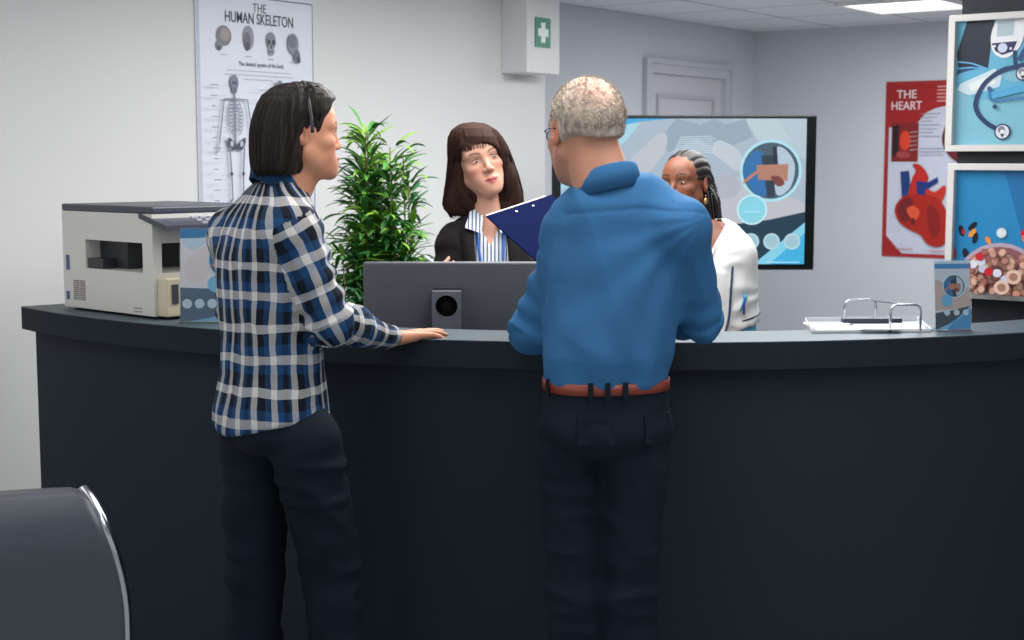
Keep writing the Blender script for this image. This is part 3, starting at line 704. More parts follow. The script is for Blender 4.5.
# ================================================================ TELEVISION
TY = 6.60
a = P(551.5, 270, TY); b = P(813.5, 270.5, TY); tp = P(700, 115.3, TY).z; zb = a.z
tv = empty('television', ((a.x + b.x) / 2, TY, 0), 'large flat television on a stand showing a pale blue medical slide', 'television')
blk = mat('tv_black', (10, 11, 13), .25)
mb = MB(); dx = (b.x - a.x); 
tu = Vector((dx, -.0, 0)).normalized(); tn = tu.cross(UP); A = Vector((a.x, TY, zb)); TW = dx; THt = tp - zb
mb.prism([A - tn * .0, A + tu * TW, A + tu * TW + UP * THt, A + UP * THt], -tn * .05)
mb.build('casing', blk, tv, bevel=.004)
k = 263.0 / TW  # px per metre
l_, r_, t_, bt_ = 9 / k, 10 / k, 3.2 / k, 6 / k
O = A + tu * l_ + UP * bt_ + tn * .001; SW = TW - l_ - r_; SH = THt - t_ - bt_
ar = Art(O, tu, UP, SW, SH, 'tv', emit=1.0, eps=.0002, rough=.3)
def n(px, py): return ((px - 561.5) / 243.5, 1 - (py - 118) / 146.0)
ar.rect(0, 0, 1, 1, (160, 194, 210))
ar.poly([n(640, 118), n(806, 118), n(806, 225), n(760, 232), n(700, 236), n(561, 238), n(561, 200)], (166, 182, 196))
ar.poly([n(730, 118), n(806, 118), n(806, 160), n(770, 140)], (178, 196, 206))
ar.poly([n(561, 118), n(672, 118), n(640, 121), n(610, 127), n(590, 134), n(561, 150)], (60, 168, 222))
ar.poly([n(561, 150), n(590, 134), n(610, 127), n(640, 122), n(628, 138), n(600, 165), n(561, 190)], (164, 208, 224))
ar.poly([n(676, 118), n(700, 124), n(714, 118), n(724, 124), n(744, 118), n(752, 136), n(720, 150), n(696, 138), n(668, 152), n(660, 138)], (146, 166, 182))
ar.poly(smooth_poly([n(628, 163), n(650, 140), n(658, 134), n(665, 133), n(667, 141), n(662, 156), n(648, 172), n(630, 182)]), (186, 192, 200))
ar.poly(smooth_poly([n(712, 146), n(716, 140), n(724, 141), n(738, 150), n(742, 164), n(736, 170), n(722, 160), n(713, 153)]), (190, 198, 208))
ar.poly(smooth_poly([n(716, 185), n(735, 176), n(760, 190), n(800, 200), n(806, 220), n(760, 230), n(720, 222)]), (186, 188, 198))
ar.poly(smooth_poly([n(716, 176), n(726, 172), n(740, 182), n(735, 196), n(720, 196)]), (174, 178, 190))
ar.poly([n(745, 118), n(775, 118), n(790, 140), n(770, 150), n(755, 138)], (184, 202, 210))
for i in range(8): ar.line([n(680 - i, 136.5 + i * 2.1), n(712 + (i % 2) * 3, 135.5 + i * 2.3)], .0035, (200, 216, 224))
ar.poly([n(700, 228), n(740, 223), n(770, 219), n(806, 211), n(806, 266), n(700, 266)], (24, 56, 74))
ar.poly([n(752, 266), n(806, 221), n(806, 266)], (62, 176, 222)); ar.poly([n(752, 266), n(806, 221), n(806, 232), n(768, 266)], (130, 204, 230))
ar.ell(*n(770, 170), 31 / 243.5, None, (172, 222, 236)); leaflet_photo_circle(ar, *n(770, 170), 28 / 243.5, False)
ar.ell(*n(752, 209), 15.2 / 243.5, None, (196, 232, 240)); ar.ell(*n(752, 209), 13.4 / 243.5, None, (134, 208, 226))
for i in range(2): ar.line([n(745, 206 + i * 5), n(759, 206 + i * 5)], .008, (160, 222, 236))
for x in (751.5, 772, 792.5):
    ar.ell(*n(x, 241), 8.2 / 243.5, None, (180, 212, 222)); ar.ell(*n(x, 241), 6.4 / 243.5, None, (156, 196, 208))
ar.line([n(712, 261), n(757, 261)], .006, (120, 160, 176)); ar.line([n(768, 262), n(800, 262)], .004, (190, 228, 240))
ar.build('screen_picture', tv)
cxv = (a.x + b.x) / 2
mb = MB(); mb.box((cxv - .04, TY + .05, .03), (cxv + .04, TY + .10, 1.5)); mb.build('pole', blk, tv)
mb = MB(); mb.box((cxv - .35, TY - .18, 0), (cxv + .35, TY + .25, .03), bev=.008); mb.build('stand_base', blk, tv)

# ================================================================ PLANTS
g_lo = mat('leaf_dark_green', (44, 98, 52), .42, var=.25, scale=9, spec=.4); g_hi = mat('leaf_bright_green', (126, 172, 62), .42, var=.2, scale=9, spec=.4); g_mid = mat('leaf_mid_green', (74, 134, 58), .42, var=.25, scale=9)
stem_m = mat('plant_stem', (104, 92, 52), .7)
def leaf(mb, p, d, L_, wd, droop, mi, rnd):
    d = d.normalized(); side = d.cross(UP); side = side.normalized() if side.length > .05 else Vector((1, 0, 0))
    side = (side + UP * rnd.uniform(-.5, .5)).normalized(); k = 6; vs = []; pos = Vector(p); dd = d.copy(); up = side.cross(dd)
    for i in range(k + 1):
        t = i / k; w_ = wd * (math.sin(math.pi * min(1, t * .86 + .12)) ** .75) * (1 if t < 1 else .02)
        nn = side.cross(dd).normalized()
        vs += [pos - side * w_ + nn * w_ * .35, pos.copy(), pos + side * w_ + nn * w_ * .35]
        pos = pos + dd * (L_ / k); dd = (dd - UP * droop / k).normalized()
    fs = []
    for i in range(k):
        for j in range(2): fs.append((i * 3 + j, i * 3 + j + 1, i * 3 + j + 4, i * 3 + j + 3))
    mb.add(vs, fs, mi, True)
def plant(base, h, rad, nst, z0, label, seed, dens, lean=(0, 0)):
    rnd = random.Random(seed); t = empty('bamboo_plant', base, label, 'plant')
    mb = MB(); mb.lathe([(0, .0), (.11, 0), (.15, .30), (.155, .30), (.155, .32), (.135, .32), (.13, .27), (0, .27)], base, 28); mb.build('pot', mat('pot_grey', (96, 98, 100), .5), t)
    st = MB(); fo = MB()
    for i in range(nst):
        a = rnd.random() * 6.28; r1 = rad * (.15 + .85 * math.sqrt(rnd.random())); hh = h * rnd.uniform(.72, 1.0) if i else h
        r1 *= .72
        p0 = Vector(base) + Vector((math.cos(a) * .06, math.sin(a) * .06, .27)); p3 = Vector(base) + Vector((math.cos(a) * r1 + lean[0], math.sin(a) * r1 + lean[1], hh))
        pts = [Vector(q) for q in smooth_line([tuple(p0), tuple(p0.lerp(p3, .4) + Vector((math.cos(a), math.sin(a), 0)) * r1 * .12), tuple(p0.lerp(p3, .75) + Vector((math.cos(a), math.sin(a), 0)) * r1 * .15), tuple(p3)], 5)]
        st.tube(pts, [.005 - .003 * q / (len(pts) - 1) for q in range(len(pts))], n=6)
        nl = int(dens * (hh - z0) * 100)
        for j in range(nl):
            u = rnd.random(); z = z0 + (hh - z0) * (u ** .85)
            # point on the stem at that height
            for q in range(len(pts) - 1):
                if pts[q].z <= z <= pts[q + 1].z: s = pts[q].lerp(pts[q + 1], (z - pts[q].z) / (pts[q + 1].z - pts[q].z)); break
            else: s = pts[-1]
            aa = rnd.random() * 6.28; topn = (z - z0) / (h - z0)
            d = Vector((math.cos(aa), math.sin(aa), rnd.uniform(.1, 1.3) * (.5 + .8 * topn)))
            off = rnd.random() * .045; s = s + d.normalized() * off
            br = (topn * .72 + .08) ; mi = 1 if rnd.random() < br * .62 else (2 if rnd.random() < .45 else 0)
            leaf(fo, s, d, rnd.uniform(.065, .12), rnd.uniform(.006, .011), rnd.uniform(.2, 1.7), mi, rnd)
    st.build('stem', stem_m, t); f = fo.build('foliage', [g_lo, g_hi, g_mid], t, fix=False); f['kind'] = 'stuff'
pb = P(387, 200, 5.35)
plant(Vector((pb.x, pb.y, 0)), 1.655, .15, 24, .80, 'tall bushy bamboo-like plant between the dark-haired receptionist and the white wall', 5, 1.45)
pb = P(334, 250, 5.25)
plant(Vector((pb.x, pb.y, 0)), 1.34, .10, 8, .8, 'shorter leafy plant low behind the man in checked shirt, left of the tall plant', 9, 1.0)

# ================================================================ CHAIR (front left)
cg = mat('chair_grey_leatherette', (66, 72, 80), .42, var=.04, bump=.05, bscale=90)
cx0 = P(100, 500, 2.75)
ch = empty('waiting_chair', (cx0.x - .27, 2.85, 0), 'dark grey padded waiting chair with a chrome edge in the bottom left corner', 'chair')
CH = Matrix.Translation(Vector((cx0.x + .052, 2.75, 0))) @ Matrix.Rotation(R_(24), 4, 'Z')
# back shell: profile in (height, depth), width direction -x; rounded top corner
HT = P(84, 486, 2.75).z
def shell(wfun, zs, d0, thick, nm, m, par, x_in=-.55):
    mb = MB(); cols = 26; rows = len(zs); vs = []
    for s in (0, 1):
        for i, z in enumerate(zs):
            for j in range(cols + 1):
                t = j / cols; xr = wfun(z); xl = x_in - wfun(z); x = xl + (xr - xl) * t
                e = abs(2 * t - 1); y = d0(z) + .025 * (1 - e ** 2) + (thick if s else 0) * (1 if e < .97 else .5)
                vs.append(CH @ Vector((x, y, z - .012 * (1 - t) * 0)))
    nrow = cols + 1; fs = []; K = rows * nrow
    for i in range(rows - 1):
        for j in range(cols):
            a = i * nrow + j; fs.append((a, a + 1, a + nrow + 1, a + nrow)); fs.append((K + a, K + a + nrow, K + a + nrow + 1, K + a + 1))
    for j in range(cols):
        fs.append((j, K + j, K + j + 1, j + 1)); a = (rows - 1) * nrow + j; fs.append((a, a + 1, K + a + 1, K + a))
    for i in range(rows - 1):
        a = i * nrow; fs.append((a, a + nrow, K + a + nrow, K + a)); a = i * nrow + cols; fs.append((a, K + a, K + a + nrow, a + nrow))
    mb.add(vs, fs, 0, True); return mb.build(nm, m, par)
edge = [(-.016, .42), (-.014, .55), (-.014, .68), (-.022, HT - .17), (-.036, HT - .11), (-.053, HT - .055), (-.067, HT - .018), (-.080, HT)]
def wf(z):
    zs = [e[1] for e in edge]; xs = [e[0] for e in edge]; return float(np.interp(z, zs, xs))
zs = list(np.linspace(.42, HT - .06, 14)) + [HT - .045, HT - .03, HT - .018, HT - .008, HT]
def dprof(z):  # the top rolls towards the seat side
    t = max(0, (z - (HT - .10)) / .10); return -.03 - (.5 * (z - .42)) * .25 + .075 * t * t
bk = shell(lambda z: wf(z) - .006, zs, dprof, .05, 'backrest', cg, ch)
for sgn, nm in ((1, 'chrome_rail'), (-1, 'chrome_rail')):
    pts = []
    for x, z in edge:
        X = x if sgn > 0 else -.55 - x
        pts.append(CH @ Vector((X, dprof(z) + .022, z)))
    mb = MB(); mb.tube(smooth_line([tuple(p) for p in pts], 4), .010, n=12, flat=1.6); mb.build(nm, chrome, ch)
mb = MB(); mb.box((-.53, .0, .40), (-.02, .50, .46), bev=.02, M=CH); mb.build('seat', cg, ch)
for X in (-.52, -.03):
    for Y_ in (.04, .46):
        mb = MB(); mb.tube([CH @ Vector((X, Y_, .405)), CH @ Vector((X, Y_, 0))], .012, n=10); mb.build('leg', chrome, ch)
# ================================================================ FIGURE TOOLKIT (distance fields -> one continuous surface)
f4 = np.float32
def hash3(i, j, k):
    h = (i * 374761393 + j * 668265263 + k * 2147483647 ^ 0x5bf03635) & 0xffffffff
    h = ((h ^ (h >> 13)) * 1274126177) & 0xffffffff
    return ((h ^ (h >> 16)) & 0xffff) / 65535.0
def vnoise(x, y, z):
    xi, yi, zi = np.floor(x).astype(np.int64), np.floor(y).astype(np.int64), np.floor(z).astype(np.int64)
    fx, fy, fz = x - xi, y - yi, z - zi; fx, fy, fz = [q * q * (3 - 2 * q) for q in (fx, fy, fz)]
    r = 0
    for a in (0, 1):
        for b in (0, 1):
            for c in (0, 1):
                r = r + hash3(xi + a, yi + b, zi + c) * (fx if a else 1 - fx) * (fy if b else 1 - fy) * (fz if c else 1 - fz)
    return r * 2 - 1
def axis(lo, hi, h, fine=()):
    out = [lo]
    while out[-1] < hi:
        x = out[-1]; s = h
        for a, b, q in fine:
            if a - 1e-6 <= x <= b: s = min(s, q)
            elif x < a and x + h > a: s = min(s, max(a - x, q))
        out.append(x + s)
    return np.array(out, f4)
class Field:
    def __init__(s, xs, ys, zs):
        s.ax = [xs, ys, zs]; s.d = np.full((len(xs), len(ys), len(zs)), .25, f4)
    def sl(s, lo, hi):
        r = []
        for a, l, h in zip(s.ax, lo, hi):
            i = max(0, int(np.searchsorted(a, l)) - 1); j = min(len(a), int(np.searchsorted(a, h)) + 1); r.append(slice(i, max(i, j)))
        return tuple(r)
    def ap(s, fn, lo, hi, k, op):
        q = s.sl(lo, hi)
        if any(t.stop - t.start < 2 for t in q): return s
        X = s.ax[0][q[0]][:, None, None]; Y = s.ax[1][q[1]][None, :, None]; Z = s.ax[2][q[2]][None, None, :]
        e = fn(X, Y, Z).astype(f4); d = s.d[q]
        if op == 'sub': e = -e; h = np.maximum(k - np.abs(d - e), 0) / k; s.d[q] = np.maximum(d, e) + h * h * k * .25
        elif op == 'add': s.d[q] = d + e
        else: h = np.maximum(k - np.abs(d - e), 0) / k; s.d[q] = np.minimum(d, e) - h * h * k * .25
        return s
    def cap(s, a, b, ra, rb, k=.02, op='u', sq=None):
        a, b = Vector(a), Vector(b); m = max(ra, rb) + k + .02
        lo = [min(a[i], b[i]) - m for i in range(3)]; hi = [max(a[i], b[i]) + m for i in range(3)]
        ba = b - a; L2 = max(ba.length_squared, 1e-9)
        def fn(X, Y, Z):
            px, py, pz = X - a.x, Y - a.y, Z - a.z
            t = np.clip((px * ba.x + py * ba.y + pz * ba.z) / L2, 0, 1)
            dx, dy, dz = px - ba.x * t, py - ba.y * t, pz - ba.z * t
            if sq is not None:   # squash: (direction, factor)
                n, f = sq; w = dx * n[0] + dy * n[1] + dz * n[2]; g = 1 / f - 1
                dx, dy, dz = dx + n[0] * w * g, dy + n[1] * w * g, dz + n[2] * w * g
                return (np.sqrt(dx * dx + dy * dy + dz * dz) - (ra + (rb - ra) * t)) * min(1, f * 1.15)
            return np.sqrt(dx * dx + dy * dy + dz * dz) - (ra + (rb - ra) * t)
        return s.ap(fn, lo, hi, k, op)
    def chain(s, pts, rs, k=.02, op='u'):
        for i in range(len(pts) - 1): s.cap(pts[i], pts[i + 1], rs[i], rs[i + 1], k, op)
        return s
    def ell(s, c, r, M=None, k=.02, op='u'):
        c = Vector(c); m = max(r) + k + .02; M = M or Matrix.Identity(3); T = M.transposed()
        def fn(X, Y, Z):
            px, py, pz = X - c.x, Y - c.y, Z - c.z
            x, y, z = [T[i][0] * px + T[i][1] * py + T[i][2] * pz for i in range(3)]
            k0 = np.sqrt((x / r[0]) ** 2 + (y / r[1]) ** 2 + (z / r[2]) ** 2)
            k1 = np.sqrt((x / r[0] ** 2) ** 2 + (y / r[1] ** 2) ** 2 + (z / r[2] ** 2) ** 2) + 1e-9
            return k0 * (k0 - 1) / k1
        return s.ap(fn, [c[i] - m for i in range(3)], [c[i] + m for i in range(3)], k, op)
    def loft(s, O, psi, secs, k=.03, op='u', p=2.3, cut=.012):
        """secs: (z, right offset, forward offset, half width, half depth) in the body's own frame"""
        secs = sorted(secs); z_, cx_, cy_, a_, b_ = [np.array([q[i] for q in secs], f4) for i in range(5)]
        m = max(a_.max(), b_.max()) + max(abs(cx_).max(), abs(cy_).max()) + k + .02
        cp, sp_ = math.cos(psi), math.sin(psi)
        def fn(X, Y, Z):
            zz = Z[0, 0, :]
            def I(v):  # smooth interpolation
                return np.interp(zz, z_, v)[None, None, :]
            rx = (X - O[0]) * cp - (Y - O[1]) * sp_ - I(cx_); ry = (X - O[0]) * sp_ + (Y - O[1]) * cp - I(cy_)
            a, b = I(a_), I(b_); k0 = ((np.abs(rx) / a) ** p + (np.abs(ry) / b) ** p) ** (1 / p)
            k1 = np.sqrt((rx / a ** 2) ** 2 + (ry / b ** 2) ** 2) / np.sqrt((rx / a) ** 2 + (ry / b) ** 2 + 1e-9) + 1e-6
            d = (k0 - 1) / k1; d = np.maximum(d, -np.minimum(a, b))
            dz = np.maximum(z_[0] - Z, Z - z_[-1]); h = np.maximum(cut - np.abs(d - dz), 0) / cut
            return np.maximum(d, dz) + h * h * cut * .25
        return s.ap(fn, [O[0] - m, O[1] - m, z_[0] - k - .02], [O[0] + m, O[1] + m, z_[-1] + k + .02], k, op)
    def mesh(s):
        d = s.d; X, Y, Z = s.ax; ins = d < 0
        c = np.zeros(tuple(n - 1 for n in d.shape), np.int8)
        cor = [(i, j, k) for i in (0, 1) for j in (0, 1) for k in (0, 1)]
        for i, j, k in cor: c += ins[i:i + c.shape[0], j:j + c.shape[1], k:k + c.shape[2]]
        I, J, K = np.nonzero((c > 0) & (c < 8)); n = len(I); idx = np.full(c.shape, -1, np.int32); idx[I, J, K] = np.arange(n)
        vals = {q: d[I + q[0], J + q[1], K + q[2]] for q in cor}; pos = np.zeros((n, 3)); cnt = np.zeros(n)
        for q in cor:
            for ax in range(3):
                if q[ax] == 0:
                    r = list(q); r[ax] = 1; r = tuple(r); va, vb = vals[q], vals[r]; m = (va < 0) != (vb < 0)
                    t = np.where(m, va / np.where(m, va - vb, 1), 0)
                    pa = np.stack([X[I + q[0]], Y[J + q[1]], Z[K + q[2]]], 1); pb_ = np.stack([X[I + r[0]], Y[J + r[1]], Z[K + r[2]]], 1)
                    pos += np.where(m[:, None], pa + (pb_ - pa) * t[:, None], 0); cnt += m
        pos /= cnt[:, None]; F = []
        for ax in range(3):
            sh = [slice(1, -1)] * 3; sh[ax] = slice(0, -1); a = ins[tuple(sh)]; sh2 = list(sh); sh2[ax] = slice(1, None); b = ins[tuple(sh2)]
            I2, J2, K2 = np.nonzero(a != b); flip = a[I2, J2, K2]
            base = [I2 + 1, J2 + 1, K2 + 1]; base[ax] = base[ax] - 1
            o1, o2 = [q for q in range(3) if q != ax]
            def cell(u, v):
                q = [base[0].copy(), base[1].copy(), base[2].copy()]; q[o1] -= u; q[o2] -= v; return idx[q[0], q[1], q[2]]
            qd = np.stack([cell(1, 1), cell(0, 1), cell(0, 0), cell(1, 0)], 1)
            if ax == 1: flip = ~flip
            qd[~flip] = qd[~flip][:, ::-1]; F.append(qd)
        F = np.concatenate(F); F = F[(F >= 0).all(1)]
        return pos, F
def normals(pos, F):
    a, b, c, d = [pos[F[:, i]] for i in range(4)]; n = np.cross(c - a, d - b); out = np.zeros_like(pos)
    for i in range(4):
        for ax in range(3): out[:, ax] += np.bincount(F[:, i], n[:, ax], len(pos))
    return out / (np.linalg.norm(out, axis=1, keepdims=True) + 1e-12)
def relax(pos, F, it=1, w=.5):
    for _ in range(it):
        acc = np.zeros_like(pos); cnt = np.zeros(len(pos))
        for i in range(4):
            j = (i + 1) % 4
            for A_, B_ in ((i, j), (j, i)):
                for ax in range(3): acc[:, ax] += np.bincount(F[:, A_], pos[F[:, B_], ax], len(pos))
                cnt += np.bincount(F[:, A_], minlength=len(pos))
        pos = pos * (1 - w) + w * acc / np.maximum(cnt, 1)[:, None]
    return pos
def np_mesh(name, pos, F, m, parent, paint=None, uv=None, mi=None):
    off = np.array(world_of(parent)) if parent is not None else 0
    me = bpy.data.meshes.new(name); n = len(pos); k = len(F)
    me.vertices.add(n); me.vertices.foreach_set('co', (pos - off).astype(f4).ravel())
    me.loops.add(k * 4); me.loops.foreach_set('vertex_index', F.astype(np.int32).ravel())
    me.polygons.add(k); me.polygons.foreach_set('loop_start', np.arange(0, k * 4, 4, dtype=np.int32)); me.polygons.foreach_set('loop_total', np.full(k, 4, np.int32))
    me.polygons.foreach_set('use_smooth', np.ones(k, bool))
    for q in (m if isinstance(m, (list, tuple)) else [m]): me.materials.append(q)
    if mi is not None: me.polygons.foreach_set('material_index', mi.astype(np.int32))
    if uv is not None:
        l = me.uv_layers.new(name='cloth'); l.data.foreach_set('uv', uv.astype(f4).ravel())
    if paint is not None:
        a = me.color_attributes.new('paint', 'FLOAT_COLOR', 'POINT'); a.data.foreach_set('color', np.concatenate([paint, np.ones((n, 1))], 1).astype(f4).ravel())
    me.update(calc_edges=True); me.validate()
    o = bpy.data.objects.new(name, me); COL.objects.link(o)
    if parent is not None: o.parent = parent
    return o
def lin(c): return np.array(s2l(c)[:3])
def head_matrix(psi, pitch=0, roll=0):
    return Matrix.Rotation(-psi, 3, 'Z') @ Matrix.Rotation(pitch, 3, 'X') @ Matrix.Rotation(roll, 3, 'Y')
class Head:
    def __init__(s, c, psi, pitch=0, roll=0, sc=1.0, female=False, nose=1.0):
        s.n = nose
        s.c = Vector(c); s.M = head_matrix(R_(psi), R_(pitch), R_(roll)); s.s = sc; s.f = female
    def w(s, x, y, z): return s.c + s.M @ (Vector((x, y, z)) * s.s)
    def loc(s, pos): return ((pos - np.array(s.c)) @ np.array(s.M)) / s.s
    def add(s, F, full=True):
        q = s.s; w = s.w; fm = s.f
        F.ell(w(0, -.014, .033), (.074 * q, .094 * q, .086 * q), s.M, .01)
        F.ell(w(0, .030, -.022), ((.056 if fm else .059) * q, .058 * q, .080 * q), s.M, .03 * q)
        F.ell(w(0, .055, .040), (.052 * q, .034 * q, .042 * q), s.M, .03 * q)
        for g in (-1, 1):
            F.cap(w(g * .052, .002, -.045), w(g * .020, .066, -.094), .016 * q, .015 * q, .03 * q)
            F.ell(w(g * .040, .062, -.022), (.020 * q, .018 * q, .017 * q), s.M, .022 * q)
            F.cap(w(g * .044, .070, .024), w(g * .012, .080, .021), .009 * q, .009 * q, .014 * q)
            F.cap(w(g * .03, .060, -.055), w(g * .018, .068, -.075), .02 * q, .017 * q, .02 * q)
        F.ell(w(0, .076, -.098), (.019 * q, .015 * q, .015 * q), s.M, .02 * q)
        F.ell(w(0, .074, -.068), (.026 * q, .018 * q, .020 * q), s.M, .018 * q)
        for g in (-1, 1): F.ell(w(g * .032, .098, .002), (.017 * q, .016 * q, .011 * q), s.M, .012 * q, 'sub')
        for g in (-1, 1): F.ell(w(g * .0315, .0735, .0015), (.0148 * q, .0125 * q, .0118 * q), s.M, .004 * q)
        ny = .086 + (.1005 - .086) * s.n; nd = ny - .1005
        F.cap(w(0, .080, .018), w(0, ny, -.026), .0065 * q, .0085 * q, .010 * q)
        F.ell(w(0, .1025 + nd, -.031), (.0095 * q, .009 * q, .0085 * q), s.M, .008 * q)
        for g in (-1, 1):
            F.ell(w(g * .0115, .093 + nd * .6, -.034), (.0072 * q, .009 * q, .0072 * q), s.M, .005 * q)
            F.ell(w(g * .0058, .099 + nd, -.042), (.003 * q, .004 * q, .003 * q), None, .003 * q, 'sub')
        F.chain([w(-.022, .082, -.0655), w(-.007, .0915, -.0610), w(0, .092, -.0618), w(.007, .0915, -.0610), w(.022, .082, -.0655)], [.003 * q, .0055 * q, .005 * q, .0055 * q, .003 * q], .004 * q)
        F.chain([w(-.019, .082, -.068), w(0, .0905, -.0725), w(.019, .082, -.068)], [.003 * q, .0068 * q, .003 * q], .004 * q)
        F.cap(w(-.022, .0895, -.0665), w(.022, .0895, -.0665), .0012 * q, .0012 * q, .003 * q, 'sub')
        for g in (-1, 1):
            E = s.M @ Matrix.Rotation(R_(-g * 22), 3, 'Z') @ Matrix.Rotation(R_(12), 3, 'X')
            F.ell(w(g * .0765, -.010, .0), (.0075 * q, .0165 * q, .031 * q), E, .007 * q)
            F.ell(w(g * .084, -.006, .004), (.0055 * q, .0095 * q, .017 * q), E, .004 * q, 'sub')
            F.ell(w(g * .078, .002, -.004), (.0045 * q, .004 * q, .007 * q), E, .003 * q)
    def paint(s, pos, skin, lips, brow, blush, browz=.0245):
        L = s.loc(pos); x, y, z = np.abs(L[:, 0]), L[:, 1], L[:, 2]; n = len(pos)
        col = np.tile(lin(skin), (n, 1)); nz = vnoise(pos[:, 0] * 40, pos[:, 1] * 40, pos[:, 2] * 40) * .05 + 1; col *= nz[:, None]
        inh = (np.abs(L) < .16).all(1)
        def mixin(c, m): nonlocal col; m = np.clip(m, 0, 1)[:, None]; col = col * (1 - m) + lin(c) * m
        mixin(blush, np.exp(-(((x - .042) / .018) ** 2 + ((z + .03) / .018) ** 2)) * (y > .03) * .55 * inh)
        mixin(blush, np.exp(-((x / .014) ** 2 + ((z + .032) / .012) ** 2)) * (y > .085) * .5 * inh)
        mixin(blush, (x > .070) * (y < .02) * (y > -.04) * (np.abs(z) < .035) * .45 * inh)
        lipm = np.clip(1.6 - ((x / .0235) ** 2 + ((z + .0668) / .0105) ** 2) * 1.3, 0, 1) * (y > .078) * inh; mixin(lips, lipm)
        mixin(tuple(q * .45 for q in lips), np.exp(-((z + .0665) / .0014) ** 2) * (x < .021) * (y > .078) * .7 * inh)
        bz = browz + .006 * np.sin(np.clip((x - .012) / .034, 0, 1) * 2.4); bm = np.exp(-((z - bz) / .0034) ** 2) * (x > .012) * (x < .048) * (y > .05) * inh
        mixin(brow, bm * .9)
        return col
    def eyes(s, parent, iris=(66, 44, 30), gaze=(0, 0), lashes=True):
        for g in (-1, 1):
            c = s.w(g * .0315, .0755, .0015); r = .0117 * s.s; mb = MB()
            G = s.M @ Matrix.Rotation(R_(gaze[0]), 3, 'Z') @ Matrix.Rotation(R_(gaze[1]), 3, 'X')
            n = 24; rings = [0, 8, 14, 22, 30, 40, 52, 66, 84]; vs = [c + G @ Vector((0, r, 0))]; mi = []
            for a in rings[1:]:
                for j in range(n):
                    t = 2 * math.pi * j / n; ar_ = R_(a); q = Vector((math.sin(ar_) * math.cos(t), math.cos(ar_), math.sin(ar_) * math.sin(t) ))
                    p = G @ (q * r); l = s.M.transposed() @ p; l.z *= .55; vs.append(c + s.M @ l)
            fs = [(0, 1 + j, 1 + (j + 1) % n) for j in range(n)]; ms = [2] * n
            for i in range(len(rings) - 2):
                for j in range(n):
                    fs.append((1 + i * n + j, 1 + (i + 1) * n + j, 1 + (i + 1) * n + (j + 1) % n, 1 + i * n + (j + 1) % n)); ms.append(2 if rings[i + 1] < 13 else (1 if rings[i + 1] < 29 else 0))
            mb.v = vs; mb.f = fs; mb.m = ms; mb.sm = [True] * len(fs)
            mb.build('eye', [mat('eye_white', (178, 168, 162), .35), mat('iris_%d' % iris[0], iris, .2), mat('pupil', (8, 7, 7), .1)], parent, fix=False)
            if lashes:
                mb = MB(); pts = [s.w(g * .0315 + .0135 * math.cos(t), .0855 - .006 * abs(math.cos(t)) ** 2, .0028 + .0062 * math.sin(t)) for t in np.linspace(.15, math.pi - .15, 9)]
                mb.tube(pts, [.0006, .0011, .0014, .0015, .0015, .0015, .0014, .0011, .0006], n=6)
                mb.build('eyelashes', mat('lash_dark', (30, 22, 20), .6), parent)
def strands(mb, paths, r, mi=0, n=5, rnd=random):
    for p in paths:
        k = len(p); rr = r * rnd.uniform(.7, 1.3)
        mb.tube(p, [rr * (.5 + .5 * min(1, 3 * (1 - i / (k - 1)))) if i else rr for i in range(k)][:k - 1] + [rr * .15], mi, n, flat=rnd.uniform(.5, .9))
def hand(F, wrist, D, N, side, curls, sc=1.0, thumb=(35, 20), spread=4, k=.0035, wr=.024):
    """D finger direction, N palm normal (out of the palm), side +1: thumb lies along D x N ; curls: per finger (a,b,c) degrees"""
    D = Vector(D).normalized(); N = Vector(N); N = (N - D * N.dot(D)).normalized(); T = D.cross(N).normalized() * side
    w_ = Vector(wrist)
    ends = []
    L = [(.045, .026, .020), (.050, .030, .021), (.046, .028, .021), (.036, .021, .018)]; base = [.030, .0105, -.0095, -.028]; kl = [.086, .090, .085, .077]
    F.cap(w_ - D * .01, w_ + D * .02, wr * sc, .024 * sc, .015, sq=(N, .68))
    for i in range(4):
        kn = w_ + (D * kl[i] + T * base[i]) * sc + N * (.0)
        F.cap(w_ + (D * .012 + T * base[i] * .55) * sc, kn, .0125 * sc, .0098 * sc, .012)
    F.cap(w_ + (D * .02 - T * .018 + N * .004) * sc, w_ + (D * .06 - T * .022 + N * .003) * sc, .013 * sc, .011 * sc, .012)
    for i in range(4):
        kn = w_ + (D * kl[i] + T * base[i]) * sc; ang = R_(spread) * (1.5 - i) ; d0 = (D * math.cos(ang) + T * math.sin(ang)).normalized()
        p = kn; a = 0; pts = [p]
        for j in range(3):
            a += R_(curls[i][j]); d = d0 * math.cos(a) + N * math.sin(a); p = p + d * L[i][j] * sc; pts.append(p)
        F.chain(pts, [.0092 * sc, .0082 * sc, .0074 * sc, .0060 * sc], k)
        ends.append((pts[-1], d))
    a0, b0 = R_(thumb[0]), R_(thumb[1]); p0 = w_ + (D * .022 + T * .020 + N * .006) * sc
    d1 = (D * math.cos(a0) + T * math.sin(a0) + N * .25).normalized(); p1 = p0 + d1 * .044 * sc
    d2 = (D * math.cos(a0 - b0) + T * math.sin(a0 - b0) + N * .2).normalized(); p2 = p1 + d2 * .032 * sc; p3 = p2 + (d2 + D * .3).normalized() * .025 * sc
    F.chain([p0, p1, p2, p3], [.0135 * sc, .0105 * sc, .0092 * sc, .0068 * sc], .008)
    return ends
def wedge(O, psi, wf, front=0.0):
    def fn(X, Y, Z):
        lx = (X - O[0]) * math.cos(psi) - (Y - O[1]) * math.sin(psi); ly = (X - O[0]) * math.sin(psi) + (Y - O[1]) * math.cos(psi)
        return np.maximum(np.abs(lx) - wf(Z), front - ly)
    return fn
BIG = ([-9, -9, -9], [9, 9, 9])
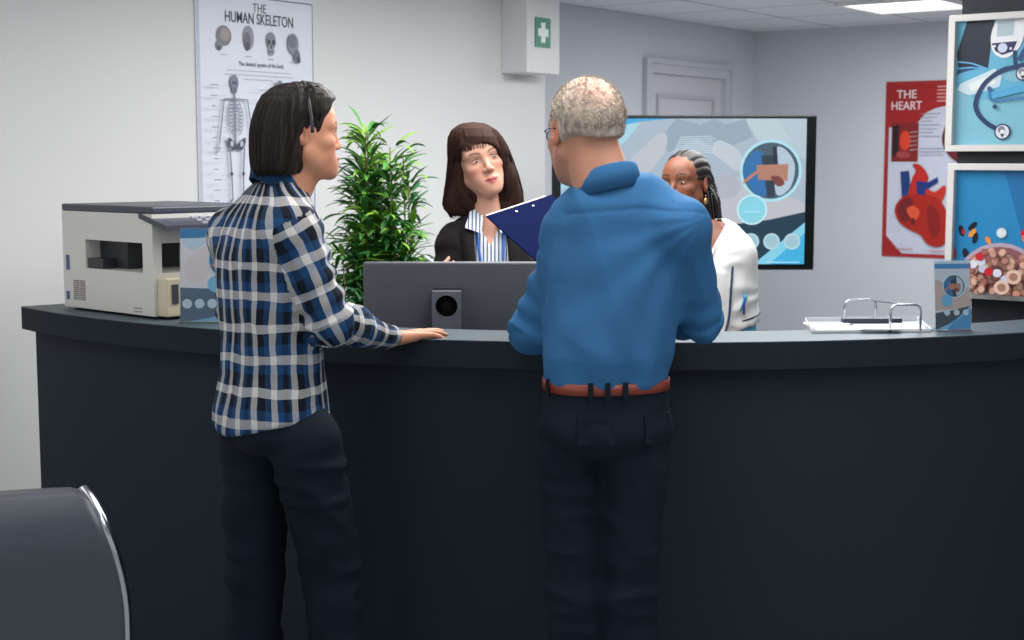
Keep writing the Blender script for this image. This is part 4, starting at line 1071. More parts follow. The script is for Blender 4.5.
def garment(name, F, m, parent, folds=None, smooth=1, uvf=None, cut=None, paint=None):
    pos, Q = F.mesh()
    if smooth: pos = relax(pos, Q, smooth)
    if folds is not None:
        n = normals(pos, Q); pos = pos + n * folds(pos)[:, None]
    if cut is not None:
        keep = cut(pos[Q].mean(1)); Q = Q[keep]; used = np.zeros(len(pos), bool); used[Q.ravel()] = True
        rem = np.cumsum(used) - 1; pos = pos[used]; Q = rem[Q]
    uv = uvf(pos, Q) if uvf else None
    return np_mesh(name, pos, Q, m, parent, uv=uv, paint=paint(pos) if paint else None), pos, Q
def collar(name, c, psi, r, m, parent, h=.038, tilt=.25, gap=28, drop=.03, flare=.024, ry=1.0, skew=0):
    """turned-down shirt collar: band round the neck folded outwards"""
    n = 56; prof = [(.0, -.012), (.0015, .012), (.003, h), (.006, h + .0015), (.010, h - .003), (flare * .75, .006), (flare, -drop), (flare - .003, -drop + .001), (.008, h - .010), (.0045, .0)]
    vs = []; fs = []; k = len(prof)
    for i in range(n + 1):
        a = R_(gap) + (2 * math.pi - 2 * R_(gap)) * i / n       # measured from forward
        f = -math.cos(a); e = max(0, math.cos(a))
        for (dr, z) in prof:
            rr = r + dr * (1 + .15 * e); zz = z - (e ** 1.5) * (.035 if z > -.01 else .045) + f * tilt * .05
            lx = rr * math.sin(a); ly = rr * math.cos(a) * ry; zz += skew * lx
            x = lx * math.cos(psi) + ly * math.sin(psi); y = -lx * math.sin(psi) + ly * math.cos(psi); vs.append((c[0] + x, c[1] + y, c[2] + zz))
    for i in range(n):
        for j in range(k): fs.append((i * k + j, i * k + (j + 1) % k, (i + 1) * k + (j + 1) % k, (i + 1) * k + j))
    fs.append(tuple(range(k))); fs.append(tuple(n * k + j for j in range(k - 1, -1, -1)))
    mb = MB(); mb.add(vs, fs, 0, True); o = mb.build(name, m, parent)
    # simple planar cloth coordinates
    uvl = o.data.uv_layers.new(name='cloth')
    for lp in o.data.loops:
        i, j = divmod(lp.vertex_index, k) if lp.vertex_index < (n + 1) * k else (0, 0); uvl.data[lp.index].uv = (i / n * .5, j * .012)
    return o
def rot2(O, psi, lx, ly, z):  # body frame -> world
    return Vector((O[0] + lx * math.cos(psi) + ly * math.sin(psi), O[1] - lx * math.sin(psi) + ly * math.cos(psi), z))
def shoe(F, ankle, d, sc=1.0):
    d = Vector(d).normalized(); a = Vector((ankle.x, ankle.y, 0))
    F.cap(a - d * .05 + UP * .045, a + d * .10 + UP * .04, .042 * sc, .038 * sc, .02); F.cap(a + d * .08 + UP * .032, a + d * .165 + UP * .028, .040 * sc, .028 * sc, .02); F.cap(a - d * .03 + UP * .05, a + UP * .10, .042 * sc, .042 * sc, .02)
def seg_t(pos, a, b):
    a, b = np.array(a), np.array(b); ba = b - a; t = ((pos - a) @ ba) / (ba @ ba); q = pos - a - np.clip(t, 0, 1)[:, None] * ba
    return t, np.linalg.norm(q, axis=1), q
def shirt_uv(O, psi, arms, rt, torso_r=.17):
    """arms: list of joint lists; cloth metres for the plaid weave"""
    def fn(pos, Q):
        P4 = pos[Q]; cen = P4.mean(1); k = len(Q)
        lx = (P4[..., 0] - O[0]) * math.cos(psi) - (P4[..., 1] - O[1]) * math.sin(psi); ly = (P4[..., 0] - O[0]) * math.sin(psi) + (P4[..., 1] - O[1]) * math.cos(psi)
        ang = np.arctan2(lx, -ly); a0 = ang[:, :1]; ang = a0 + (ang - a0 + np.pi) % (2 * np.pi) - np.pi
        uv = np.stack([ang * torso_r, P4[..., 2]], -1)
        clx = (cen[:, 0] - O[0]) * math.cos(psi) - (cen[:, 1] - O[1]) * math.sin(psi)
        for J in arms:
            best = None; acc = 0
            for i in range(len(J) - 1):
                Ls = (Vector(J[i + 1]) - Vector(J[i])).length
                t, dd, q = seg_t(cen, J[i], J[i + 1])
                if i == 0: isarm = (dd < rt[i]) & (t > -.12) & (np.abs(clx) > .150)
                else: isarm = isarm | ((dd < rt[i]) & (t > -.05))
                if best is None: best = np.full(k, 9.); seg = np.zeros(k, int)
                m = dd < best; best = np.where(m, dd, best); seg = np.where(m, i, seg)
            acc = 0
            for i in range(len(J) - 1):
                a, b = np.array(J[i]), np.array(J[i + 1]); Ls = np.linalg.norm(b - a); ax = (b - a) / Ls
                ref = np.cross(ax, [.3, .9, .1]); ref /= np.linalg.norm(ref); bi = np.cross(ax, ref)
                m = isarm & (seg == i); R4 = P4[m] - a; v = R4 @ ax + acc; an = np.arctan2(R4 @ bi, R4 @ ref); b0 = an[:, :1]; an = b0 + (an - b0 + np.pi) % (2 * np.pi) - np.pi
                uv[m] = np.stack([an * .056, v], -1); acc += Ls
        return uv.reshape(-1, 2)
    return fn
# ================================================================ PEOPLE
skin_m = attr_mat('skin', .48, sss=.12, spec=.35); hairp_m = attr_mat('painted_hair', .7, spec=.25)
def fab(name, c, **k): return mat(name, c, k.pop('rough', .85), var=k.pop('var', .08), scale=k.pop('scale', 30), bump=k.pop('bump', .15), bscale=k.pop('bscale', 500), spec=.2, **k)
denim_dk = fab('dark_navy_denim', (13, 25, 36), var=.25, scale=12); blue_sh = fab('denim_blue_cotton', (50, 100, 144), var=.10, scale=7)
def body_field(J, hd, neck, fine, h=.006, arms=True, pad=.10):
    pts = [Vector(v) for v in J.values()] + [hd.c]; lo = [min(p[i] for p in pts) - pad - .07 for i in range(3)]; hi = [max(p[i] for p in pts) + pad + .07 for i in range(3)]
    lo[2] = -.02; hi[2] = hd.c.z + .17
    c = hd.c; r = .115
    fx = [(c.x - r, c.x + r, .003)] + [(f[0][0], f[0][1], .003) for f in fine]; fy = [(c.y - r, c.y + r, .003)] + [(f[1][0], f[1][1], .003) for f in fine]; fz = [(c.z - .135, c.z + .05, .0026), (c.z + .05, c.z + .14, .005)] + [(f[2][0], f[2][1], .003) for f in fine]
    return Field(axis(lo[0], hi[0], h, fx), axis(lo[1], hi[1], h, fy), axis(lo[2], hi[2], .012, fz))
def add_limbs(F, J, s=1.0, torso=None, psi=0, O=None, legs=True):
    if torso: F.loft(O, psi, [(z, a, b, c - .016, d - .016) for z, a, b, c, d in torso], .03)
    for g in ('L', 'R'):
        F.chain([J['sh' + g], J['el' + g], J['wr' + g]], [.044 * s, .036 * s, .025 * s], .03)
        if legs: F.chain([J['hip' + g], J['kn' + g], J['an' + g]], [.072 * s, .050 * s, .036 * s], .03); F.cap(J['an' + g], J['an' + g] + J['ft' + g] * .1 - UP * .05, .035, .028, .02)
def pt_front(secs, O, psi, lx, z, off=0, p=2.3, front=1):
    zz, cx_, cy_, a_, b_ = zip(*sorted(secs)); I = lambda v: float(np.interp(z, zz, v)); a, b = I(a_) + off, I(b_) + off; q = min(.999, abs(lx - I(cx_)) / a)
    return rot2(O, psi, lx, I(cy_) + front * b * (1 - q ** p) ** (1 / p), z)
def ribbon(name, pts, wd, th, m, parent, O, psi):
    """flat strip through pts, lying against a body whose axis is O"""
    mb = MB(); vs = []; k = len(pts)
    for i, p in enumerate(pts):
        t = (Vector(pts[min(k - 1, i + 1)]) - Vector(pts[max(0, i - 1)])).normalized(); out = Vector((p[0] - O[0], p[1] - O[1], 0)).normalized(); sd = t.cross(out).normalized(); out = sd.cross(t).normalized()
        for a, b in ((-1, 0), (1, 0), (1, 1), (-1, 1)): vs.append(Vector(p) + sd * a * wd / 2 + out * b * th * (1 if out.dot(Vector((p[0] - O[0], p[1] - O[1], 0))) > 0 else -1))
    fs = []
    for i in range(k - 1):
        for j in range(4): fs.append((i * 4 + j, i * 4 + (j + 1) % 4, i * 4 + 4 + (j + 1) % 4, i * 4 + 4 + j))
    fs += [(0, 1, 2, 3), tuple((k - 1) * 4 + j for j in (3, 2, 1, 0))]; mb.add(vs, fs, 0, True); return mb.build(name, m, parent)
def fold_fn(O, amp=.006, arms=(), seed=0, aamp=.005, psi=0, vs_=2.0):
    def fn(p):
        x, y, z = p[:, 0], p[:, 1], p[:, 2]; s = seed * 7.3
        a = vnoise(x * 13 + z * 4 + s, y * 13 + s, z * vs_ + s); b = vnoise(x * 26 - z * 8 + s, y * 26, z * 5 + s)
        f = amp * ((1 - np.abs(a) * 2) * .6 + b * .45)
        for J in arms:
            t0, d0, _ = seg_t(p, J[0], J[1]); t1, d1, _ = seg_t(p, J[1], J[2])
            near = np.exp(-((np.minimum(np.abs(1 - t0) * .28, np.abs(t1) * .28)) / .07) ** 2) * ((d0 < .08) | (d1 < .08))
            wv = np.sin(np.where(d0 < d1, t0 * 26, -t1 * 26) + 3 * vnoise(x * 16, y * 16, z * 16)); f = f + aamp * near * wv
        return f
    return fn
def trousers(parent, J, O, psi, secs, m, r=(.088, .064, .052), seed=1, name='trousers', h=.007):
    pts = [J[k] for k in ('hipL', 'hipR', 'knL', 'knR', 'anL', 'anR')]; lo = [min(p[i] for p in pts) - .15 for i in range(3)]; hi = [max(p[i] for p in pts) + .15 for i in range(3)]
    zt = max(q[0] for q in secs)
    F = Field(axis(lo[0], hi[0], h), axis(lo[1], hi[1], h), axis(.03, zt + .03, h))
    F.loft(O, psi, secs, .02)
    for g in ('L', 'R'): F.chain([J['hip' + g], J['kn' + g], J['an' + g] + UP * .0], list(r), .022)
    F.cap(rot2(O, psi, 0, -.150, .95), rot2(O, psi, 0, -.12, .82), .006, .022, .03, 'sub')
    def fo(p):
        z = p[:, 2]; kz = J['knL'].z
        f = .005 * vnoise(p[:, 0] * 20, p[:, 1] * 20, z * 9 + seed) + .007 * (1 - 2 * np.abs(vnoise(p[:, 0] * 9 + z * 6, p[:, 1] * 9, z * 22 + seed)))
        return f * np.clip((zt - .05 - z) / .1, .15, 1)
    return garment(name, F, m, parent, fo, 1)[0]
def shoes(parent, J, m, soles=None):
    for g in ('L', 'R'):
        a = J['an' + g]; F = Field(axis(a.x - .24, a.x + .24, .006), axis(a.y - .24, a.y + .24, .006), axis(-.004, .16, .006)); shoe(F, a, J['ft' + g])
        F.ap(lambda X, Y, Z: .008 - Z + X * 0 + Y * 0, [a.x - .3, a.y - .3, -.1], [a.x + .3, a.y + .3, .3], .004, 'sub') if False else None
        pos, Q = F.mesh(); pos[:, 2] = np.maximum(pos[:, 2], .002); np_mesh('shoe', pos, Q, m, parent)

# ---------------------------------------------------------------- OLDER MAN
def older_man():
    Y0 = 3.28; O = P(606, 380, Y0); O.z = 0; psi = R_(-17)
    root = empty('person', O, 'older man with short grey hair in a blue denim shirt, seen from behind', 'person')
    J = dict(shL=P(573, 230, 3.33), elL=P(536, 328, 3.40), wrL=P(541, 309, 3.63), shR=P(681, 228, 3.24), elR=P(700, 319, 3.36), wrR=P(648, 322, 3.60),
             hipL=P(573, 436, 3.30), knL=P(576, 590, 3.27), hipR=P(636, 436, 3.27), knR=P(629, 590, 3.26))
    for g, x in (('L', 577), ('R', 628)): q = P(x, 800, 3.30); q.z = .085; J['an' + g] = q; J['ft' + g] = Vector((-.25 if g == 'L' else .1, 1, 0)).normalized()
    secs = [(1.034, 0, 0, .132, .104), (1.05, 0, 0, .146, .116), (1.065, .0, 0, .146, .116), (1.11, .003, 0, .150, .124), (1.20, .015, .01, .152, .130), (1.28, .03, .015, .158, .130), (1.35, .040, .015, .166, .122), (1.41, .045, .01, .164, .106), (1.455, .042, .0, .140, .090), (1.49, .036, -.0, .104, .076), (1.515, .028, .0, .074, .064)]
    hd = Head(P(584, 133, 3.31), -24, -4, 0, .99)
    F = body_field(J, hd, None, [])
    add_limbs(F, J, 1.0, secs, psi, O)
    nb = P(603, 186, 3.27)
    F.cap(hd.w(0, -.022, -.02), nb, .060, .064, .02); F.cap(hd.w(0, .02, -.07), P(598, 190, 3.33), .045, .05, .02)
    F.cap(hd.w(-.02, -.05, -.03), nb + Vector((-.03, -.02, 0)), .03, .034, .02); F.cap(hd.w(.02, -.05, -.03), nb + Vector((.03, -.02, 0)), .03, .034, .02)
    hd.add(F)
    tipL = CLIP['hold']
    hand(F, J['wrL'], (tipL - J['wrL']), CLIP['n'], 1, [(20, 45, 30), (22, 48, 32), (25, 50, 32), (28, 50, 32)], 1.0, (40, 20))
    hand(F, J['wrR'], Vector((-.9, .35, -.02)), (0, 0, -1), -1, [(8, 14, 10)] * 4, 1.0)
    pos, Q = F.mesh(); pos = relax(pos, Q, 1, .4)
    np_mesh('body', pos, Q, skin_m, root, paint=hd.paint(pos, (184, 130, 106), (170, 104, 96), (150, 140, 132), (190, 116, 96)))
    hd.eyes(root, (92, 112, 130), lashes=False)
    # hair: close-cropped cap
    H = Field(axis(hd.c.x - .12, hd.c.x + .12, .003), axis(hd.c.y - .13, hd.c.y + .13, .003), axis(hd.c.z - .09, hd.c.z + .15, .003)); q = hd.s
    H.ell(hd.w(0, -.016, .034), (.0795 * q, .101 * q, .0905 * q), hd.M, .01); H.ell(hd.w(0, -.045, -.018), (.067 * q, .062 * q, .052 * q), hd.M, .03)
    H.ell(hd.w(0, .112, -.02), (.09 * q, .085 * q, .105 * q), hd.M, .012, 'sub')
    for g in (-1, 1): H.ell(hd.w(g * .085, .012, -.025), (.026 * q, .036 * q, .046 * q), hd.M, .008, 'sub')
    H.cap(hd.w(-.12, -.07, -.098), hd.w(.12, -.07, -.098), .085 * q, .085 * q, .014, 'sub')
    def hp(pos):
        L = hd.loc(pos); x, y, z = L[:, 0], L[:, 1], L[:, 2]; n1 = vnoise(x * 70, y * 70, z * 70) * .5 + .5; n2 = vnoise(x * 150, y * 150, z * 60) * .5 + .5
        c = np.tile(lin((192, 178, 163)), (len(pos), 1)); c = c * (.88 + .2 * n1)[:, None]
        def mx(col, m): nonlocal c; m = np.clip(m, 0, 1)[:, None]; c = c * (1 - m) + lin(col) * m
        mx((200, 150, 132), np.exp(-(((x + .01) / .042) ** 2 + ((y + .07) / .055) ** 2 + ((z - .080) / .042) ** 2)) * (.5 + .7 * n1))
        mx((92, 82, 76), np.exp(-(((z - .006) / .020) ** 2)) * (y < -.035) * (.35 + .6 * n2)); return c
    garment('hair', H, hairp_m, root, lambda p: .0022 * vnoise(p[:, 0] * 90, p[:, 1] * 90, p[:, 2] * 50) + .0012 * vnoise(p[:, 0] * 220, p[:, 1] * 220, p[:, 2] * 120), 0, paint=hp)
    # fine short hairs standing off the cap
    rnd = random.Random(2); mb = MB(); tri_ = []
    for i in range(5200):
        th = rnd.random() * 6.28; ph = math.acos(rnd.uniform(-.35, 1)); d = Vector((math.sin(ph) * math.cos(th), math.sin(ph) * math.sin(th), math.cos(ph)))
        if d.y > .35 and d.z < .45: continue
        if d.z < -.1 and d.y > -.3: continue
        p = Vector((d.x * .080, -.016 + d.y * .1015, .034 + d.z * .0905))
        if p.x * p.x / .035 ** 2 + (p.y + .07) ** 2 / .05 ** 2 + (p.z - .085) ** 2 / .038 ** 2 < .8 and rnd.random() < .7: continue
        fl = (Vector((d.x, d.y, d.z)) * .5 + Vector((0, -.55, -.35)) + Vector([rnd.uniform(-.3, .3) for _ in range(3)])).normalized() * rnd.uniform(.006, .013)
        sd = fl.cross(d).normalized() * .0009; a, b, c = hd.w(*(p - sd)), hd.w(*(p + sd)), hd.w(*(p + fl)); mb.add([a, b, c], [(0, 1, 2)], rnd.choice((0, 0, 0, 0, 1)))
    mb.build('hair', [mat('hair_silver', (188, 178, 165), .8, spec=.2), mat('hair_grey', (168, 158, 148), .7, spec=.2)], root, fix=False)['kind'] = 'stuff'
    # glasses
    gm = mat('dark_metal_rim', (40, 46, 64), .3, .6); gl = root
    mb = MB()
    for g in (-1, 1):
        mb.tube([hd.w(g * .079, -.02, .008), hd.w(g * .078, .02, .012), hd.w(g * .064, .075, .010), hd.w(g * .052, .092, .008)], .0016, n=6)
        mb.tube([hd.w(g * .030 + .022 * math.cos(t) * g, .098 - .008 * math.cos(t), .0 + .016 * math.sin(t)) for t in np.linspace(0, 2 * math.pi, 20, endpoint=False)], .0014, n=6, closed=True)
    mb.tube([hd.w(-.008, .106, .004), hd.w(.008, .106, .004)], .0014, n=6)
    gg = mb.build('glasses', gm, root)
    for g in (-1, 1):
        mb = MB(); pts = [hd.w(g * .030 + .021 * math.cos(t) * g, .098 - .008 * math.cos(t), .015 * math.sin(t)) for t in np.linspace(0, 2 * math.pi, 20, endpoint=False)]; mb.prism(pts, hd.M @ Vector((0, .001, 0))); mb.build('lens', mat('lens_glass', (190, 215, 230), .05, trans=1, ior=1.3), gg)
    # shirt
    arms = [[J['sh' + g], J['el' + g], J['wr' + g]] for g in 'LR']
    lo = [min(J[k][i] for k in J if k[:2] in ('sh', 'el', 'wr')) - .1 for i in range(3)]; hi = [max(J[k][i] for k in J if k[:2] in ('sh', 'el', 'wr')) + .12 for i in range(3)]
    F = Field(axis(lo[0], hi[0], .005), axis(min(lo[1], O.y - .2), hi[1], .005), axis(1.0, 1.56, .005))
    F.loft(O, psi, secs, .03)
    for a, b, c in arms:
        F.cap(a, b, .061, .050, .045); F.cap(b, Vector(b).lerp(Vector(c), .93), .049, .036, .02)
    F.cap(J['elL'] + Vector((.0, -.005, -.01)), J['elL'], .048, .05, .02)
    F.cap(J['shR'], rot2(O, psi, .09, 0, 1.455), .052, .046, .04); F.cap(J['shL'], rot2(O, psi, -.04, 0, 1.450), .052, .046, .04)
    F.cap(P(604, 178, 3.275), P(598, 140, 3.29), .054, .060, .004, 'sub')
    base_f = fold_fn(O, .0075, arms, 3, .0045, vs_=3.2)
    def fo(p):
        f = base_f(p); lx = (p[:, 0] - O[0]) * math.cos(psi) - (p[:, 1] - O[1]) * math.sin(psi); z = p[:, 2]
        back = p[:, 1] < O[1] + .02
        ang = np.arctan2(lx - .16, z - 1.42)                                 # drag lines fanning from the right shoulder
        f = f + .0022 * np.sin(ang * 15 + 2 * vnoise(p[:, 0] * 7, p[:, 1] * 7, z * 7)) * back * np.exp(-((z - 1.30) / .12) ** 2) * (lx < .16)
        f = f + .004 * np.sin(lx * 60 + z * 22 + 2 * vnoise(p[:, 0] * 9, p[:, 1] * 9, z * 6)) * np.exp(-((z - 1.09) / .06) ** 2)
        f = f - .0022 * np.exp(-((z - 1.445 + .10 * np.abs(lx - .04) ** 1) / .0035) ** 2) * back * (np.abs(lx - .04) < .15)       # yoke seam
        return f
    garment('shirt', F, blue_sh, root, fo, 1)
    # collar
    nb2 = P(605, 183, 3.275); collar('collar', (nb2.x, nb2.y, nb2.z), R_(-22), .062, blue_sh, root, h=.024, drop=.030, flare=.020, gap=22, tilt=.45, skew=.14)
    # belt, trousers
    def band(z0, z1, off, m, nm):
        mb = MB(); n = 56; vs = []
        tsec = (1.03, 0, 0, .146, .112)
        for i in range(n):
            t = 2 * math.pi * i / n; c, s = math.cos(t), math.sin(t); a, b = .136 + off, .108 + off; r = (abs(c / a) ** 2.3 + abs(s / b) ** 2.3) ** (-1 / 2.3)
            for z, e in ((z0, 0), (z1, 0), (z1, -.004), (z0, -.004)): vs.append(rot2(O, psi, c * (r + e), s * (r + e), z))
        fs = [(i * 4 + j, i * 4 + (j + 1) % 4, ((i + 1) % n) * 4 + (j + 1) % 4, ((i + 1) % n) * 4 + j) for i in range(n) for j in range(4)]
        mb.add(vs, fs, 0, True); return mb.build(nm, m, root)
    band(1.032, 1.057, .010, mat('brown_leather_belt', (128, 52, 36), .4, var=.1), 'belt')
    ts = [(.885, 0, -.006, .085, .070), (.905, 0, -.010, .120, .100), (.93, 0, -.012, .142, .118), (.95, 0, -.01, .147, .119), (1.0, 0, 0, .144, .114), (1.05, 0, 0, .1425, .1125)]
    tr_ = trousers(root, J, O, psi, ts, denim_dk, (.079, .063, .055), 1)
    for t in (.25, -.12, 2.2, 3.3, -1.9, -1.57, 1.2, 4.1):
        c, s = math.cos(t), math.sin(t); mb = MB(); a, b = .149, .121; r = (abs(c / a) ** 2.3 + abs(s / b) ** 2.3) ** (-1 / 2.3); p = rot2(O, psi, c * r, s * r, 1.024); out = (p - Vector((O.x, O.y, 1.018))).normalized(); sd = out.cross(UP)
        mb.prism([p - sd * .006, p + sd * .006, p + sd * .006 + UP * .038, p - sd * .006 + UP * .038], out * .003); mb.build('belt_loop', denim_dk, tr_)
    for x0 in (-.105, .045):  # back pockets
        mb = MB(); pts = []
        for (dx, z) in ((0, .985), (.075, .985), (.075, .925), (.0375, .908), (0, .925)): pts.append(pt_front(ts, O, psi, x0 + dx, z, .010, front=-1))
        mb.add(pts + [q + Vector((0, .012, 0)) for q in pts], [(0, 1, 2, 3, 4), (0, 1, 6, 5), (1, 2, 7, 6), (2, 3, 8, 7), (3, 4, 9, 8), (4, 0, 5, 9)], 0); mb.build('back_pocket', denim_dk, tr_)
    shoes(root, J, mat('brown_shoe', (58, 38, 28), .45))

# ---------------------------------------------------------------- plaid cloth
def plaid():
    m = bpy.data.materials.new('plaid_cotton'); m.use_nodes = True; nt = m.node_tree; N, L = nt.nodes, nt.links; b = N['Principled BSDF']; b.inputs['Roughness'].default_value = .85; b.inputs['Specular IOR Level'].default_value = .2
    uv = N.new('ShaderNodeUVMap'); uv.uv_map = 'cloth'; sp = N.new('ShaderNodeSeparateXYZ'); cols = []
    tcn = N.new('ShaderNodeTexCoord'); nzn = N.new('ShaderNodeTexNoise'); nzn.inputs['Scale'].default_value = 9; L.new(tcn.outputs['Object'], nzn.inputs['Vector'])
    va = N.new('ShaderNodeVectorMath'); va.operation = 'MULTIPLY_ADD'; L.new(nzn.outputs['Color'], va.inputs[0]); va.inputs[1].default_value = (.03, .03, 0); L.new(uv.outputs[0], va.inputs[2]); L.new(va.outputs[0], sp.inputs[0])
    for i, per in ((0, .0575), (1, .073)):
        a = mth(N, L, 'ADD', sp.outputs[i], 10.0); a = mth(N, L, 'DIVIDE', a, per * 2); a = mth(N, L, 'FRACT', a); r = N.new('ShaderNodeValToRGB'); r.color_ramp.interpolation = 'CONSTANT'; e = r.color_ramp.elements
        wt, nv, bl, gy = (198, 195, 192), (14, 20, 32), (26, 66, 108), (60, 82, 110)
        seq = [(0, wt), (.155, nv), (.36, gy if i == 0 else bl), (.38, bl if i == 0 else nv), (.5, wt), (.655, bl), (.80, nv), (.93, bl)] if i == 0 else [(0, wt), (.14, bl), (.30, nv), (.5, wt), (.64, nv), (.86, bl)]
        e[0].position = 0; e[0].color = s2l(seq[0][1]); e[1].position = seq[1][0]; e[1].color = s2l(seq[1][1])
        for p_, c_ in seq[2:]: q = e.new(p_); q.color = s2l(c_)
        L.new(a, r.inputs[0]); cols.append(r.outputs[0])
    mx = N.new('ShaderNodeMix'); mx.data_type = 'RGBA'; mx.inputs[0].default_value = .5; L.new(cols[0], mx.inputs[6]); L.new(cols[1], mx.inputs[7]); L.new(mx.outputs[2], b.inputs['Base Color'])
    return m
# ---------------------------------------------------------------- YOUNG MAN
def young_man():
    Y0 = 3.42; O = P(274, 400, Y0); O.z = 0; psi = R_(48)
    root = empty('person', O, 'young man with a dark bob in a blue checked shirt, hand on the counter', 'person')
    J = dict(shR=P(290, 232, 3.31), elR=P(331, 321, 3.33), wrR=P(391, 337.5, 3.60), shL=P(232, 236, 3.53), elL=P(240, 310, 3.66), wrL=P(290, 322, 3.76),
             hipR=P(305, 440, 3.36), knR=P(330, 562, 3.44), hipL=P(255, 436, 3.46), knL=P(253, 575, 3.48))
    a = P(346, 740, 3.46); a.z = .085; J['anR'] = a; a = P(255, 740, 3.52); a.z = .085; J['anL'] = a; J['ftR'] = Vector((.8, .6, 0)); J['ftL'] = Vector((.5, .86, 0))
    secs = [(.90, .0, -.01, .144, .124), (.96, 0, -.01, .142, .122), (1.05, 0, 0, .132, .110), (1.15, 0, .0, .132, .106), (1.25, 0, .0, .142, .110), (1.33, 0, .0, .152, .110), (1.385, .0, .0, .150, .096), (1.43, .005, .005, .116, .080), (1.465, .01, .015, .080, .068), (1.50, .012, .025, .055, .055)]
    hd = Head(P(300.5, 135, 3.43), 73, 1, 0, .91, nose=.55)
    F = body_field(J, hd, None, [((-.34, -.17), (3.56, 3.78), (1.085, 1.16))])
    add_limbs(F, J, .92, secs, psi, O)
    F.cap(hd.w(0, -.024, -.02), P(281, 196, 3.43), .048, .052, .02); F.cap(hd.w(0, .016, -.07), P(288, 196, 3.43), .040, .05, .02)
    hd.add(F)
    wr = Vector(J['wrR']); tip = PZ(441, 331, CT + .012); D = (tip - wr); 
    hand(F, wr, D, (D.normalized().cross(Vector((D.y, -D.x, 0)).normalized())), 1, [(0, 9, 5), (-3, 8, 5), (-2, 12, 8), (3, 14, 10)], .95, (42, 18), spread=7, k=.0015)
    hand(F, J['wrL'], Vector((.9, .4, -.1)), (0, 0, -1), 1, [(8, 14, 10)] * 4, .93)
    pos, Q = F.mesh(); pos = relax(pos, Q, 1, .35)
    np_mesh('body', pos, Q, skin_m, root, paint=hd.paint(pos, (196, 138, 108), (168, 98, 90), (44, 32, 28), (186, 112, 92)))
    hd.eyes(root, (50, 34, 26))
    # bob hair
    c = hd.c; hp = R_(73); rel = lambda t: [(c.z + z, x, y, a, b) for z, x, y, a, b in t]
    env = rel([(.124, 0, .006, .012, .016), (.118, 0, .005, .038, .048), (.106, 0, .001, .058, .072), (.086, 0, -.004, .070, .088), (.058, 0, -.010, .078, .094), (.022, 0, -.024, .083, .091), (-.012, 0, -.034, .086, .084), (-.045, 0, -.042, .086, .076), (-.075, 0, -.050, .082, .066), (-.092, 0, -.052, .076, .058)])
    H = Field(axis(c.x - .15, c.x + .13, .003), axis(c.y - .13, c.y + .13, .003), axis(c.z - .10, c.z + .16, .003))
    H.loft((c.x, c.y), hp, env, .01, p=2.0, cut=.01)
    H.ell(hd.w(0, .108, -.02), (.085, .062, .098), hd.M, .012, 'sub'); H.ell(hd.w(0, .10, .03), (.05, .05, .05), hd.M, .012, 'sub')
    for g in (-1, 1): H.ell(hd.w(g * .098, .022, -.018), (.034, .038, .050), hd.M, .008, 'sub'); H.cap(hd.w(g * .09, .03, -.04), hd.w(g * .08, .012, -.12), .035, .04, .01, 'sub')
    H.cap(hd.w(0, .05, -.08), hd.w(0, .03, -.15), .05, .05, .02, 'sub')
    def comb(p):
        L = hd.loc(p); f = np.arctan2(L[:, 0], -(L[:, 1] + .02)); r = np.hypot(L[:, 0], L[:, 1] + .02)
        top = L[:, 1] > .03
        a = np.where(top, L[:, 0] * 260, f * 26 ); return .0012 * vnoise(a, L[:, 2] * 7, f * 0 + 3) + .0016 * vnoise(a * .35, L[:, 2] * 4, f * 0 + 9) - .003 * np.exp(-((L[:, 1] - .014 + .05 * np.clip(L[:, 2], 0, .15)) / .005) ** 2) * (L[:, 2] > .02)
    hm = mat('dark_brown_hair', (32, 23, 20), .5, var=.4, scale=30, stretch=(5, 5, .4), spec=.3)
    garment('hair', H, hm, root, comb, 0)
    rnd = random.Random(4); mb = MB()
    for i in range(520):       # loose strands round the back of the bob
        phi = rnd.uniform(-2.2, 2.2); sc_ = rnd.uniform(.985, 1.02); path = []
        zb = rnd.uniform(-.102, -.084)
        for z in np.linspace(.112, zb, 11):
            a = float(np.interp(c.z + z, [e[0] for e in sorted(env)], [e[3] for e in sorted(env)])); b = float(np.interp(c.z + z, [e[0] for e in sorted(env)], [e[4] for e in sorted(env)])); cy_ = float(np.interp(c.z + z, [e[0] for e in sorted(env)], [e[2] for e in sorted(env)]))
            lx = math.sin(phi) * a * sc_; ly = -math.cos(phi) * b * sc_ + cy_
            if ly > .0 and z < .03: ly = .0; lx *= .98
            path.append(rot2((c.x, c.y), hp, lx, ly, c.z + z))
        if abs(phi) > 1.7: path = path[:5]
        mb.tube(path, [.0011] * (len(path) - 1) + [.0003], 0, 4, flat=.6)
    o = mb.build('hair', hm, root, fix=False); o['kind'] = 'stuff'
    # headband
    mb = MB(); pts = []
    for t in np.linspace(-.05, math.pi + .05, 30):
        z = .010 + .127 * math.sin(t); x = .0970 * math.cos(t); pts.append(hd.w(x, .016 - .008 * max(0, z) / .15, z))
    mb.tube(pts, .0042, n=8, flat=.45); mb.build('headband', mat('dark_band', (44, 46, 54), .3), root)
    # shirt
    pl = plaid(); arms = [[J['sh' + g], J['el' + g], J['wr' + g]] for g in 'RL']
    xs = [J[k] for k in J if k[:2] in ('sh', 'el', 'wr')]; F = Field(axis(min(O.x - .21, min(p.x for p in xs) - .1), max(p.x for p in xs) + .09, .005), axis(min(p.y for p in xs) - .1, max(p.y for p in xs) + .1, .005), axis(.84, 1.53, .005))
    F.loft(O, psi, secs, .03)
    for a, b, c_ in arms: F.cap(a, b, .057, .049, .045); F.cap(b, Vector(b).lerp(Vector(c_), .95), .049, .033, .02)
    F.cap(J['shR'], rot2(O, psi, .06, 0, 1.43), .052, .05, .04); F.cap(J['shL'], rot2(O, psi, -.06, 0, 1.43), .052, .05, .04)
